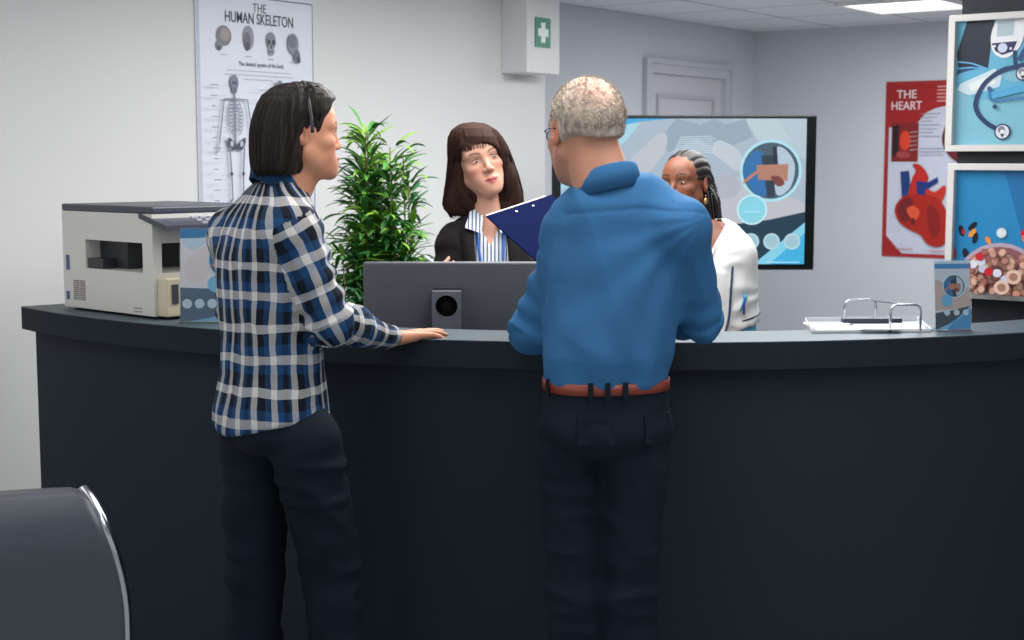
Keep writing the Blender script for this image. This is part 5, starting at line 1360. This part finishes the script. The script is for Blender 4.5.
    F.cap(P(281, 165, 3.43), P(281, 186, 3.43), .05, .048, .004, 'sub')
    bf = fold_fn(O, .008, arms, 5, .006, vs_=2.4)
    def tail(X, Y, Z):
        lx = (X - O[0]) * math.cos(psi) - (Y - O[1]) * math.sin(psi); return Z - (.912 + .035 * np.clip(np.abs(lx) / .14, 0, 1) ** 2)
    F.ap(tail, *BIG, .003, 'sub')
    o, _, _ = garment('shirt', F, pl, root, bf, 1, uvf=shirt_uv(O, psi, arms, [.085, .075]))
    nb2 = P(281, 187, 3.43); collar('collar', (nb2.x, nb2.y, nb2.z - .004), R_(60), .054, fab('collar_blue', (30, 62, 96)), root, h=.032, drop=.024, flare=.020, gap=24, tilt=1.0)
    ts = [(.86, 0, -.006, .08, .068), (.88, 0, -.010, .112, .096), (.905, 0, -.012, .134, .114), (.93, 0, -.012, .134, .114), (1.0, 0, 0, .124, .102)]
    trousers(root, J, O, psi, ts, denim_dk, (.084, .070, .060), 4)
    shoes(root, J, mat('black_shoe', (24, 24, 26), .45))

# ---------------------------------------------------------------- RECEPTIONIST
def receptionist():
    Y0 = 4.74; O = P(487, 300, Y0); O.z = 0; psi = R_(172)
    root = empty('person', O, 'receptionist with long brown hair and a fringe in dark blazer and striped shirt', 'person')
    J = dict(shR=P(453, 241, 4.72), elR=P(441, 312, 4.66), wrR=P(446, 312, 4.46), shL=P(522, 240, 4.78), elL=P(540, 318, 4.70), wrL=P(520, 345, 4.45))
    for g, x in (('R', -.085), ('L', .085)):
        sg_ = 1 if g == 'R' else -1; J['hip' + g] = rot2(O, psi, .08 * sg_, 0, .82); J['kn' + g] = rot2(O, psi, .085 * sg_, .02, .44); J['an' + g] = rot2(O, psi, .09 * sg_, 0, .085); J['ft' + g] = Vector((math.sin(psi), math.cos(psi), 0))
    secs = [(.78, 0, 0, .165, .125), (.88, 0, 0, .160, .118), (.98, 0, 0, .140, .105), (1.10, 0, .005, .142, .112), (1.20, 0, .01, .150, .118), (1.28, 0, .0, .150, .105), (1.325, 0, -.005, .135, .088), (1.36, 0, -.01, .090, .07), (1.39, 0, -.012, .055, .055)]
    hd = Head(P(477.5, 162, 4.72), 162, 5, 16, 1.0, True, nose=.85)
    F = body_field(J, hd, None, [((J['wrR'].x - .06, J['wrR'].x + .06), (4.36, 4.52), (1.05, 1.28))])
    add_limbs(F, J, .84, secs, psi, O)
    F.cap(hd.w(-.005, -.02, -.03), P(485, 222, 4.76), .044, .050, .02); F.cap(hd.w(0, .01, -.08), P(488, 226, 4.71), .036, .048, .02)
    hd.add(F)
    hand(F, J['wrR'], P(434, 250, 4.44) - J['wrR'], Vector((.7, .7, .1)), -1, [(12, 24, 18), (12, 24, 18), (14, 26, 20), (14, 28, 20)], .92, (30, 15))
    hand(F, J['wrL'], Vector((-.5, -.8, -.1)), (0, 0, -1), 1, [(8, 14, 10)] * 4, .9)
    pos, Q = F.mesh(); pos = relax(pos, Q, 1, .3)
    np_mesh('body', pos, Q, skin_m, root, paint=hd.paint(pos, (200, 150, 128), (176, 92, 90), (62, 44, 38), (196, 120, 102), .022))
    hd.eyes(root, (84, 72, 60), gaze=(6, 0))
    # hair
    c = hd.c; hpsi = R_(168); sx_ = -1   # +right offset is to the picture's left
    env = [(c.z + z, x, y, a, b) for z, x, y, a, b in [(.128, .012, -.010, .012, .014), (.122, .012, -.010, .042, .050), (.108, .010, -.010, .066, .078), (.082, .006, -.010, .084, .098), (.045, -.004, -.012, .096, .106), (0, -.014, -.014, .104, .104), (-.05, -.022, -.022, .114, .094), (-.10, -.026, -.032, .126, .080), (-.135, -.026, -.038, .130, .070), (-.160, -.026, -.04, .122, .060), (-.172, -.026, -.04, .105, .05)]]
    H = Field(axis(c.x - .17, c.x + .17, .0035), axis(c.y - .15, c.y + .15, .0035), axis(c.z - .19, c.z + .15, .0035))
    H.loft((c.x, c.y), hpsi, env, .01, p=2.0, cut=.01)
    H.ell(hd.w(.003, .085, -.038), (.064, .066, .088), hd.M, .010, 'sub'); H.ell(hd.w(.0, .12, -.02), (.074, .060, .068), hd.M, .014, 'sub'); H.cap(hd.w(.055, .06, .0), hd.w(.062, .05, -.06), .030, .034, .012, 'sub')
    H.cap(hd.w(.0, .060, -.09), hd.w(-.01, .06, -.22), .050, .075, .012, 'sub')
    def comb(p):
        L = hd.loc(p); f = np.arctan2(L[:, 0], L[:, 1] + .01); a = f * 24 + L[:, 2] * 6
        fr = (L[:, 1] > .05) & (L[:, 2] > .01); a = np.where(fr, L[:, 0] * 240 + L[:, 2] * 60, a)
        return .0012 * vnoise(a, L[:, 2] * 9, f * 0 + 1) + .0045 * vnoise(a * .3, L[:, 2] * 14, f * 0 + 5) * np.clip(.4 - L[:, 2] * 8, 0.3, 1.7)
    hm = mat('chestnut_hair', (52, 35, 30), .6, var=.45, scale=26, stretch=(6, 6, .4), spec=.06)
    garment('hair', H, hm, root, comb, 0)
    rnd = random.Random(8); mb = MB(); E = sorted(env); ez = [e[0] for e in E]
    for i in range(620):
        phi = rnd.uniform(-2.45, 2.45); sc_ = rnd.uniform(.97, 1.035); zb = rnd.uniform(-.19, -.14); path = []; w1 = rnd.uniform(0, 6)
        for z in np.linspace(.124, zb, 13):
            x_, y_, a, b = [float(np.interp(c.z + z, ez, [e[k] for e in E])) for k in (1, 2, 3, 4)]
            s2 = sc_ + .018 * math.sin(z * 38 + w1) * (z < .02)
            ph = phi
            if z < -.06: ph = phi * (1 - .10 * min(1, (-.06 - z) / .1))
            path.append(rot2((c.x, c.y), hpsi, math.sin(ph) * a * s2 + x_, -math.cos(ph) * b * s2 + y_, c.z + z))
        if abs(phi) > 1.95: path = path[:6]
        mb.tube(path, [.0016] * (len(path) - 1) + [.0004], 0, 4, flat=.6)
    for i in range(230):   # fringe
        x = rnd.uniform(-.056, .056); z1 = rnd.uniform(.022, .036) + x * .35 + .012 * (x < -.01) * 0 ; path = []
        side = x * .22 + .004
        for t in np.linspace(0, 1, 8):
            z = .108 * (1 - t) + z1 * t; X = (x * .75) * (1 - t) + (x * 1.05 + side * t * .5) * t
            y = .096 * math.sqrt(max(0, 1 - ((z - .033) / .094) ** 2)) * math.sqrt(max(.05, 1 - (X / .085) ** 2)) - .006
            path.append(hd.w(X, max(y, .02) + .004 * t, z))
        mb.tube(path, [.0016] * 7 + [.0005], 0, 4, flat=.6)
    mb.build('hair', hm, root, fix=False)['kind'] = 'stuff'
    # striped shirt
    st = mat('striped_cotton', (190, 200, 212), .85)
    nt_ = st.node_tree; N, L = nt_.nodes, nt_.links; tc = N.new('ShaderNodeTexCoord'); sp = N.new('ShaderNodeSeparateXYZ'); L.new(tc.outputs['Object'], sp.inputs[0])
    a = mth(N, L, 'MULTIPLY', sp.outputs[0], 520); a = mth(N, L, 'SINE', a); a = mth(N, L, 'GREATER_THAN', a, .35); mx = N.new('ShaderNodeMix'); mx.data_type = 'RGBA'; L.new(a, mx.inputs[0]); mx.inputs[6].default_value = s2l((206, 210, 216)); mx.inputs[7].default_value = s2l((66, 88, 120)); L.new(mx.outputs[2], N['Principled BSDF'].inputs['Base Color'])
    xs = [J[k] for k in J if k[:2] in ('sh', 'el', 'wr')]
    ax = lambda h: (axis(min(p.x for p in xs) - .1, max(p.x for p in xs) + .1, h), axis(min(p.y for p in xs) - .12, O.y + .17, h), axis(.74, 1.41, h))
    F = Field(*ax(.006)); F.loft(O, psi, [(z, x, y, a - .008, b - .006) for z, x, y, a, b in secs], .02)
    F.ap(wedge(O, psi, lambda Z: np.minimum((Z - 1.275) * .5, .045)), *BIG, .003, 'sub')
    garment('shirt', F, st, root, fold_fn(O, .0015, (), 2), 1)
    bz = fab('blazer_charcoal', (25, 21, 23), bscale=300); F = Field(*ax(.006))
    F.loft(O, psi, [(z, x, y, a + .004, b + .006) for z, x, y, a, b in secs if z < 1.34] + [(1.352, 0, -.01, .10, .076), (1.375, 0, -.012, .072, .064)], .02)
    arms = [[J['sh' + g], J['el' + g], J['wr' + g]] for g in 'RL']
    for a, b, c_ in arms: F.cap(a, b, .048, .044, .045); F.cap(b, Vector(b).lerp(Vector(c_), .92), .044, .034, .02)
    F.ap(wedge(O, psi, lambda Z: np.minimum((Z - .93) * .5, .056), -.02), *BIG, .003, 'sub')
    o, _, _ = garment('blazer', F, bz, root, fold_fn(O, .002, arms, 6, .004), 1)
    bsec = [(z, x, y, a + .004, b + .006) for z, x, y, a, b in secs]
    for g in (-1, 1):   # lapels
        mb = MB(); vs = []; zs_ = np.linspace(1.37, .95, 16)
        for z in zs_:
            t = (1.37 - z) / .42; wl = .048 * (1 - t) ** .8 * (1 if t > .12 else .55 + t * 3.7); x0 = min(.055, max(0.004, (z - .93) * .5))
            for u in (0, 1): vs.append(pt_front(bsec, O, psi, g * (x0 + wl * u) - .002, z, .009 if u == 0 else .006)); 
            for u in (1, 0): vs.append(pt_front(bsec, O, psi, g * (x0 + wl * u) - .002, z, .003))
        fs = [(i * 4 + j, i * 4 + (j + 1) % 4, i * 4 + 4 + (j + 1) % 4, i * 4 + 4 + j) for i in range(15) for j in range(4)]
        mb.add(vs, fs, 0, True); mb.build('lapel', bz, root)
        # shirt collar point
        mb = MB(); q = [(.045, 1.392, .002), (.020, 1.372, .006), (.032, 1.318, .014), (.082, 1.335, .012), (.060, 1.385, .004)]
        vs = [pt_front(secs, O, psi, g * x, z, o_ + .014) for x, z, o_ in q]; vs += [v + Vector((0, .006, 0)) for v in vs]
        mb.add(vs, [(0, 1, 2, 3, 4), (9, 8, 7, 6, 5)] + [(i, (i + 1) % 5, 5 + (i + 1) % 5, 5 + i) for i in range(5)]); mb.build('shirt_collar', st, root)
        lan = [pt_front(secs, O, psi, g * x, z, .006) for x, z in ((.046, 1.39), (.046, 1.35), (.042, 1.30), (.035, 1.22), (.026, 1.14), (.014, 1.06), (.004, 1.0))]
        ribbon('lanyard', [Vector(q_) for q_ in smooth_line([tuple(v) for v in lan], 4)], .009, .0015, mat('lanyard_blue', (24, 92, 176), .6), root, O, psi)
    mb = MB(); p = pt_front(secs, O, psi, 0, 1.0, .01); mb.box((p.x - .027, p.y - .004, p.z - .085), (p.x + .027, p.y, p.z)); mb.build('name_badge', mat('badge_white', (220, 224, 228), .3), root)
    ts = [(.74, 0, 0, .16, .12), (.82, 0, 0, .162, .125), (.90, 0, 0, .152, .115), (.98, 0, 0, .136, .10)]
    trousers(root, J, O, psi, ts, fab('black_trousers', (24, 24, 28)), (.078, .058, .045), 7, h=.010); shoes(root, J, mat('black_shoe', (24, 24, 26), .45))
    # pen in her hand
    t = empty('pen', P(428, 259, 4.40), 'white pen held at the top left edge of the monitor by the receptionist', 'pen')
    mb = MB(); mb.tube([P(424.5, 256, 4.40), P(438, 266, 4.40)], .004, n=10); mb.build('barrel', mat('pen_white', (214, 222, 236), .3), t)
    mb = MB(); mb.tube([P(437.5, 265.7, 4.40), P(443, 269.5, 4.40)], [.004, .001], n=10); mb.build('tip', mat('pen_blue', (40, 80, 160), .3), t)

# ---------------------------------------------------------------- WOMAN IN WHITE
def woman_white():
    Y0 = 5.02; O = P(713, 300, Y0); O.z = 0; psi = R_(203)
    root = empty('person', O, 'woman with thin dark braids in a white medical tunic, behind the older man', 'person')
    J = dict(shL=P(737, 255, 4.95), elL=P(742, 338, 4.97), wrL=P(728, 372, 4.80), shR=P(678, 250, 5.10), elR=P(668, 330, 5.05), wrR=P(676, 375, 4.85))
    for g in 'LR':
        sg_ = 1 if g == 'R' else -1; J['hip' + g] = rot2(O, psi, .08 * sg_, 0, .82); J['kn' + g] = rot2(O, psi, .085 * sg_, .02, .44); J['an' + g] = rot2(O, psi, .09 * sg_, 0, .085); J['ft' + g] = Vector((math.sin(psi), math.cos(psi), 0))
    secs = [(.78, 0, 0, .165, .125), (.88, 0, 0, .155, .115), (.98, 0, 0, .140, .108), (1.08, 0, .005, .142, .115), (1.17, 0, .008, .145, .112), (1.23, 0, .0, .140, .098), (1.28, .0, -.005, .12, .084), (1.315, .01, -.008, .085, .068), (1.345, .015, -.008, .055, .055)]
    hd = Head(P(685, 185, 5.02), 214, 5, 3, .97, True)
    F = body_field(J, hd, None, [])
    add_limbs(F, J, .84, secs, psi, O)
    F.cap(hd.w(0, -.02, -.03), P(700, 234, 5.04), .046, .052, .02); F.cap(hd.w(0, .01, -.08), P(698, 238, 5.0), .036, .048, .02)
    hd.add(F)
    hand(F, J['wrL'], Vector((-.6, -.7, -.2)), (0, 0, -1), 1, [(10, 16, 12)] * 4, .9); hand(F, J['wrR'], Vector((-.2, -.9, -.2)), (0, 0, -1), -1, [(10, 16, 12)] * 4, .9)
    pos, Q = F.mesh(); pos = relax(pos, Q, 1, .3)
    np_mesh('body', pos, Q, skin_m, root, paint=hd.paint(pos, (120, 74, 54), (112, 56, 50), (26, 18, 16), (124, 66, 48)))
    hd.eyes(root, (34, 22, 18), gaze=(-4, 0))
    c = hd.c; H = Field(axis(c.x - .12, c.x + .12, .003), axis(c.y - .13, c.y + .13, .003), axis(c.z - .07, c.z + .15, .003)); q = hd.s
    H.ell(hd.w(0, -.020, .036), (.080 * q, .098 * q, .090 * q), hd.M, .01); H.ell(hd.w(0, .098, -.002), (.088 * q, .075 * q, .090 * q), hd.M, .008, 'sub')
    for g in (-1, 1): H.ell(hd.w(g * .09, .01, -.02), (.032, .034, .042), hd.M, .008, 'sub')
    H.cap(hd.w(-.1, -.0, -.085), hd.w(.1, -.0, -.085), .055, .055, .008, 'sub')
    def rows(p):
        L = hd.loc(p); a = np.arctan2(L[:, 0], L[:, 2] + .02); return .0038 * (np.abs(np.sin(a * 13)) - .6) + .001 * np.sin(L[:, 1] * 700)
    hm = mat('black_braids', (24, 18, 20), .45, var=.3, scale=60, spec=.4)
    garment('hair', H, hm, root, rows, 0)
    rnd = random.Random(6)
    for i in range(34):
        u = rnd.uniform(-1, 1); st_ = (u * .060, -.060 - rnd.random() * .045 * (1 - abs(u) * .5), .02 + rnd.random() * .06)
        p0 = hd.w(*st_); endz = rnd.uniform(-.17, -.12) if i % 6 else rnd.uniform(-.40, -.28)
        ex = hd.c.x + .056 + .052 * rnd.random() + (0 if u > 0 else .01); ey = hd.c.y + .02 + .05 * rnd.uniform(-.6, 1)
        pts = smooth_line([tuple(p0), tuple((p0.x * .5 + ex * .5 + .012, p0.y * .4 + ey * .6 + .02, p0.z - .05)), (ex + .006, ey, hd.c.z - .05), (ex + .012 + rnd.uniform(-.004, .012), ey - .01, hd.c.z + endz)], 10)
        mb = MB(); mb.tube(pts, [.0036 * (1 + .22 * math.sin(k * 2.4)) for k in range(len(pts))], n=6); mb.build('braid', hm, root)
    mb = MB(); e = hd.w(-.079, -.004, -.036); mb.tube([e, e - UP * .012], .0012, n=6); mb.sphere(e - UP * .024, (.007, .005, .012), n=12); mb.build('earring', mat('gold_earring', (196, 160, 110), .3, .8), root)
    # tunic
    wh = fab('white_tunic', (214, 213, 212), var=.03); xs = [J[k] for k in J if k[:2] in ('sh', 'el', 'wr')]
    ax = lambda h, z0, z1: (axis(min(p.x for p in xs) - .1, max(p.x for p in xs) + .1, h), axis(min(p.y for p in xs) - .12, O.y + .2, h), axis(z0, z1, h))
    F = Field(*ax(.006, .74, 1.37)); F.loft(O, psi, secs, .02)
    arms = [[J['sh' + g], J['el' + g], J['wr' + g]] for g in 'LR']
    for a, b, c_ in arms: F.cap(a, Vector(a).lerp(Vector(b), .80), .054, .058, .045)
    for a, b, c_ in arms: d = (b - a).normalized(); F.cap(Vector(a).lerp(b, .98), Vector(a).lerp(b, 1.4), .075, .075, .004, 'sub')
    F.cap(J['shL'], rot2(O, psi, -.05, 0, 1.285), .05, .048, .04); F.cap(J['shR'], rot2(O, psi, .05, 0, 1.285), .05, .048, .04)
    F.ap(wedge(O, psi, lambda Z: np.minimum((Z - 1.18) * .42, .05)), *BIG, .003, 'sub')
    o, _, _ = garment('tunic', F, wh, root, fold_fn(O, .004, arms, 9, .004), 1)
    tm = mat('navy_trim', (34, 36, 66), .7)
    for a, b, c_ in arms:
        d = (b - a).normalized(); ce = Vector(a).lerp(b, .74); u_ = d.orthogonal().normalized(); v_ = d.cross(u_)
        mb = MB(); mb.tube([ce + (u_ * math.cos(t) + v_ * math.sin(t)) * .0665 + d * .012 * math.sin(t * 1 + 1) for t in np.linspace(0, 2 * math.pi, 32, endpoint=False)], .0028, n=6, closed=True); mb.build('sleeve_trim', tm, root)
    for a, b, c_ in arms:
        F = Field(*ax(.006, .95, 1.2)); F.cap(Vector(a).lerp(b, .72), Vector(a).lerp(b, .97), .050, .050, .01); F.cap(b, Vector(b).lerp(c_, .25), .048, .046, .02)
        garment('undersleeve', F, fab('pale_blue_cotton', (96, 160, 196)), root, None, 1)
    for g in (1, -1):   # v-neck edging and collar
        pts = [pt_front(secs, O, psi, g * x, z, .004) for x, z in ((.052, 1.335), (.048, 1.30), (.030, 1.255), (.010, 1.20), (.0, 1.17))]
        ribbon('neck_trim', [Vector(q_) for q_ in smooth_line([tuple(v) for v in pts], 4)], .014, .004, wh, root, O, psi)
    tube_ = [hd.w(.02, -.052, -.115)] ; nk = P(701, 226, 5.05)
    pts = [nk + Vector((-.045, .03, 0)), nk + Vector((0, .06, .006)), nk + Vector((.052, .028, 0))] + [pt_front(secs, O, psi, x, z, .010) for x, z in ((-.078, 1.285), (-.092, 1.22), (-.092, 1.12), (-.085, 1.02), (-.07, .95))]
    mb = MB(); mb.tube(smooth_line([tuple(v) for v in pts], 6), .0042, n=8); so = empty('stethoscope', nk, 'dark stethoscope tube hanging round the neck of the woman in white', 'stethoscope'); mb.build('tubing', mat('tube_slate', (44, 62, 86), .4), so)
    pts = [pt_front(secs, O, psi, x, z, .010) for x, z in ((.078, 1.285), (.085, 1.2), (.08, 1.1), (.07, 1.0))]; mb = MB(); mb.tube(smooth_line([tuple(nk + Vector((-.045, .03, 0)))] + [tuple(v) for v in pts], 6), .0042, n=8); mb.build('tubing', mat('tube_slate', (44, 62, 86), .4), so)
    e = pts[-1]; mb = MB(); mb.sphere(e - UP * .01, (.02, .008, .02), n=16); mb.build('chest_piece', chrome, so)
    # pocket with pens
    pc = pt_front(secs, O, psi, -.118, 1.06, .006)
    for k, (dx, dz, col, nm) in enumerate(((.0, .010, (40, 150, 190), 'cyan'), (.012, 0, (30, 70, 170), 'blue'))):
        b0 = pc + Vector((dx, -.006, dz - .03)); t = empty('pen', b0, nm + ' pen clipped in the breast pocket of the white tunic', 'pen'); mb = MB(); tl_ = Vector((.018 if k == 0 else 0, 0, .06)); mb.tube([b0, b0 + tl_], .0038, n=8); mb.build('barrel', mat('pen_' + nm, col, .35), t)
        mb = MB(); mb.box((b0.x + tl_.x - .0015, b0.y - .006, b0.z + .03), (b0.x + tl_.x + .0015, b0.y - .004, b0.z + .058)); mb.build('clip', mat('pen_' + nm, col, .35), t)
    ts = [(.74, 0, 0, .158, .12), (.82, 0, 0, .16, .122), (.90, 0, 0, .150, .11)]
    trousers(root, J, O, psi, ts, fab('white_trousers', (200, 200, 198)), (.078, .058, .048), 8, h=.010); shoes(root, J, mat('white_shoe', (200, 200, 200), .5))

# ---------------------------------------------------------------- CLIPBOARD (held by the older man)
def clipboard():
    A = P(485.5, 217, 3.74); B = P(551, 195.5, 3.89); ab = (B - A); ab = ab.normalized(); D = P(566, 287, 3.57); ad = (D - A); ad = (ad - ab * ad.dot(ab)).normalized()
    n = ab.cross(ad).normalized()
    if n.y > 0: n = -n          # n faces the viewer: the blue back
    Wd, Hd = .235, .32
    t = empty('clipboard', A + ab * Wd / 2 + ad * Hd / 2, 'royal blue clipboard with papers held up by the older man', 'clipboard')
    mb = MB(); mb.prism([A, A + ab * Wd, A + ab * Wd + ad * Hd, A + ad * Hd], n * .0035); mb.build('board', mat('clipboard_blue', (1, 15, 62), .85, spec=.05), t, bevel=.001)
    mb = MB(); a = A + ab * .008 - ad * .006 - n * .0005; 
    for k in range(4):
        b = a - n * .0012 * (k + 1) - ad * (.002 * k) + ab * .002 * k
        mb.prism([b, b + ab * .21, b + ab * .21 + ad * .295, b + ad * .295], -n * .0007)
    mb.build('paper', mat('paper_white', (222, 220, 216), .6), t)
    mb = MB(); a = A + ab * .07 - ad * .004 - n * .007; mb.prism([a, a + ab * .10, a + ab * .09 + ad * .04, a + ab * .01 + ad * .04], -n * .008); mb.build('clip', chrome, t)
    for x in (.09, .15):
        mb = MB(); q = A + ab * x + ad * .02 + n * .0035; mb.tube([q, q + n * .0015], .004, n=10); mb.build('rivet', chrome, t)
    return dict(n=-n * 0 + n, hold=A + ab * Wd * .35 + ad * (Hd - .02) + n * .012)
CLIP = clipboard()
older_man(); young_man(); receptionist(); woman_white()
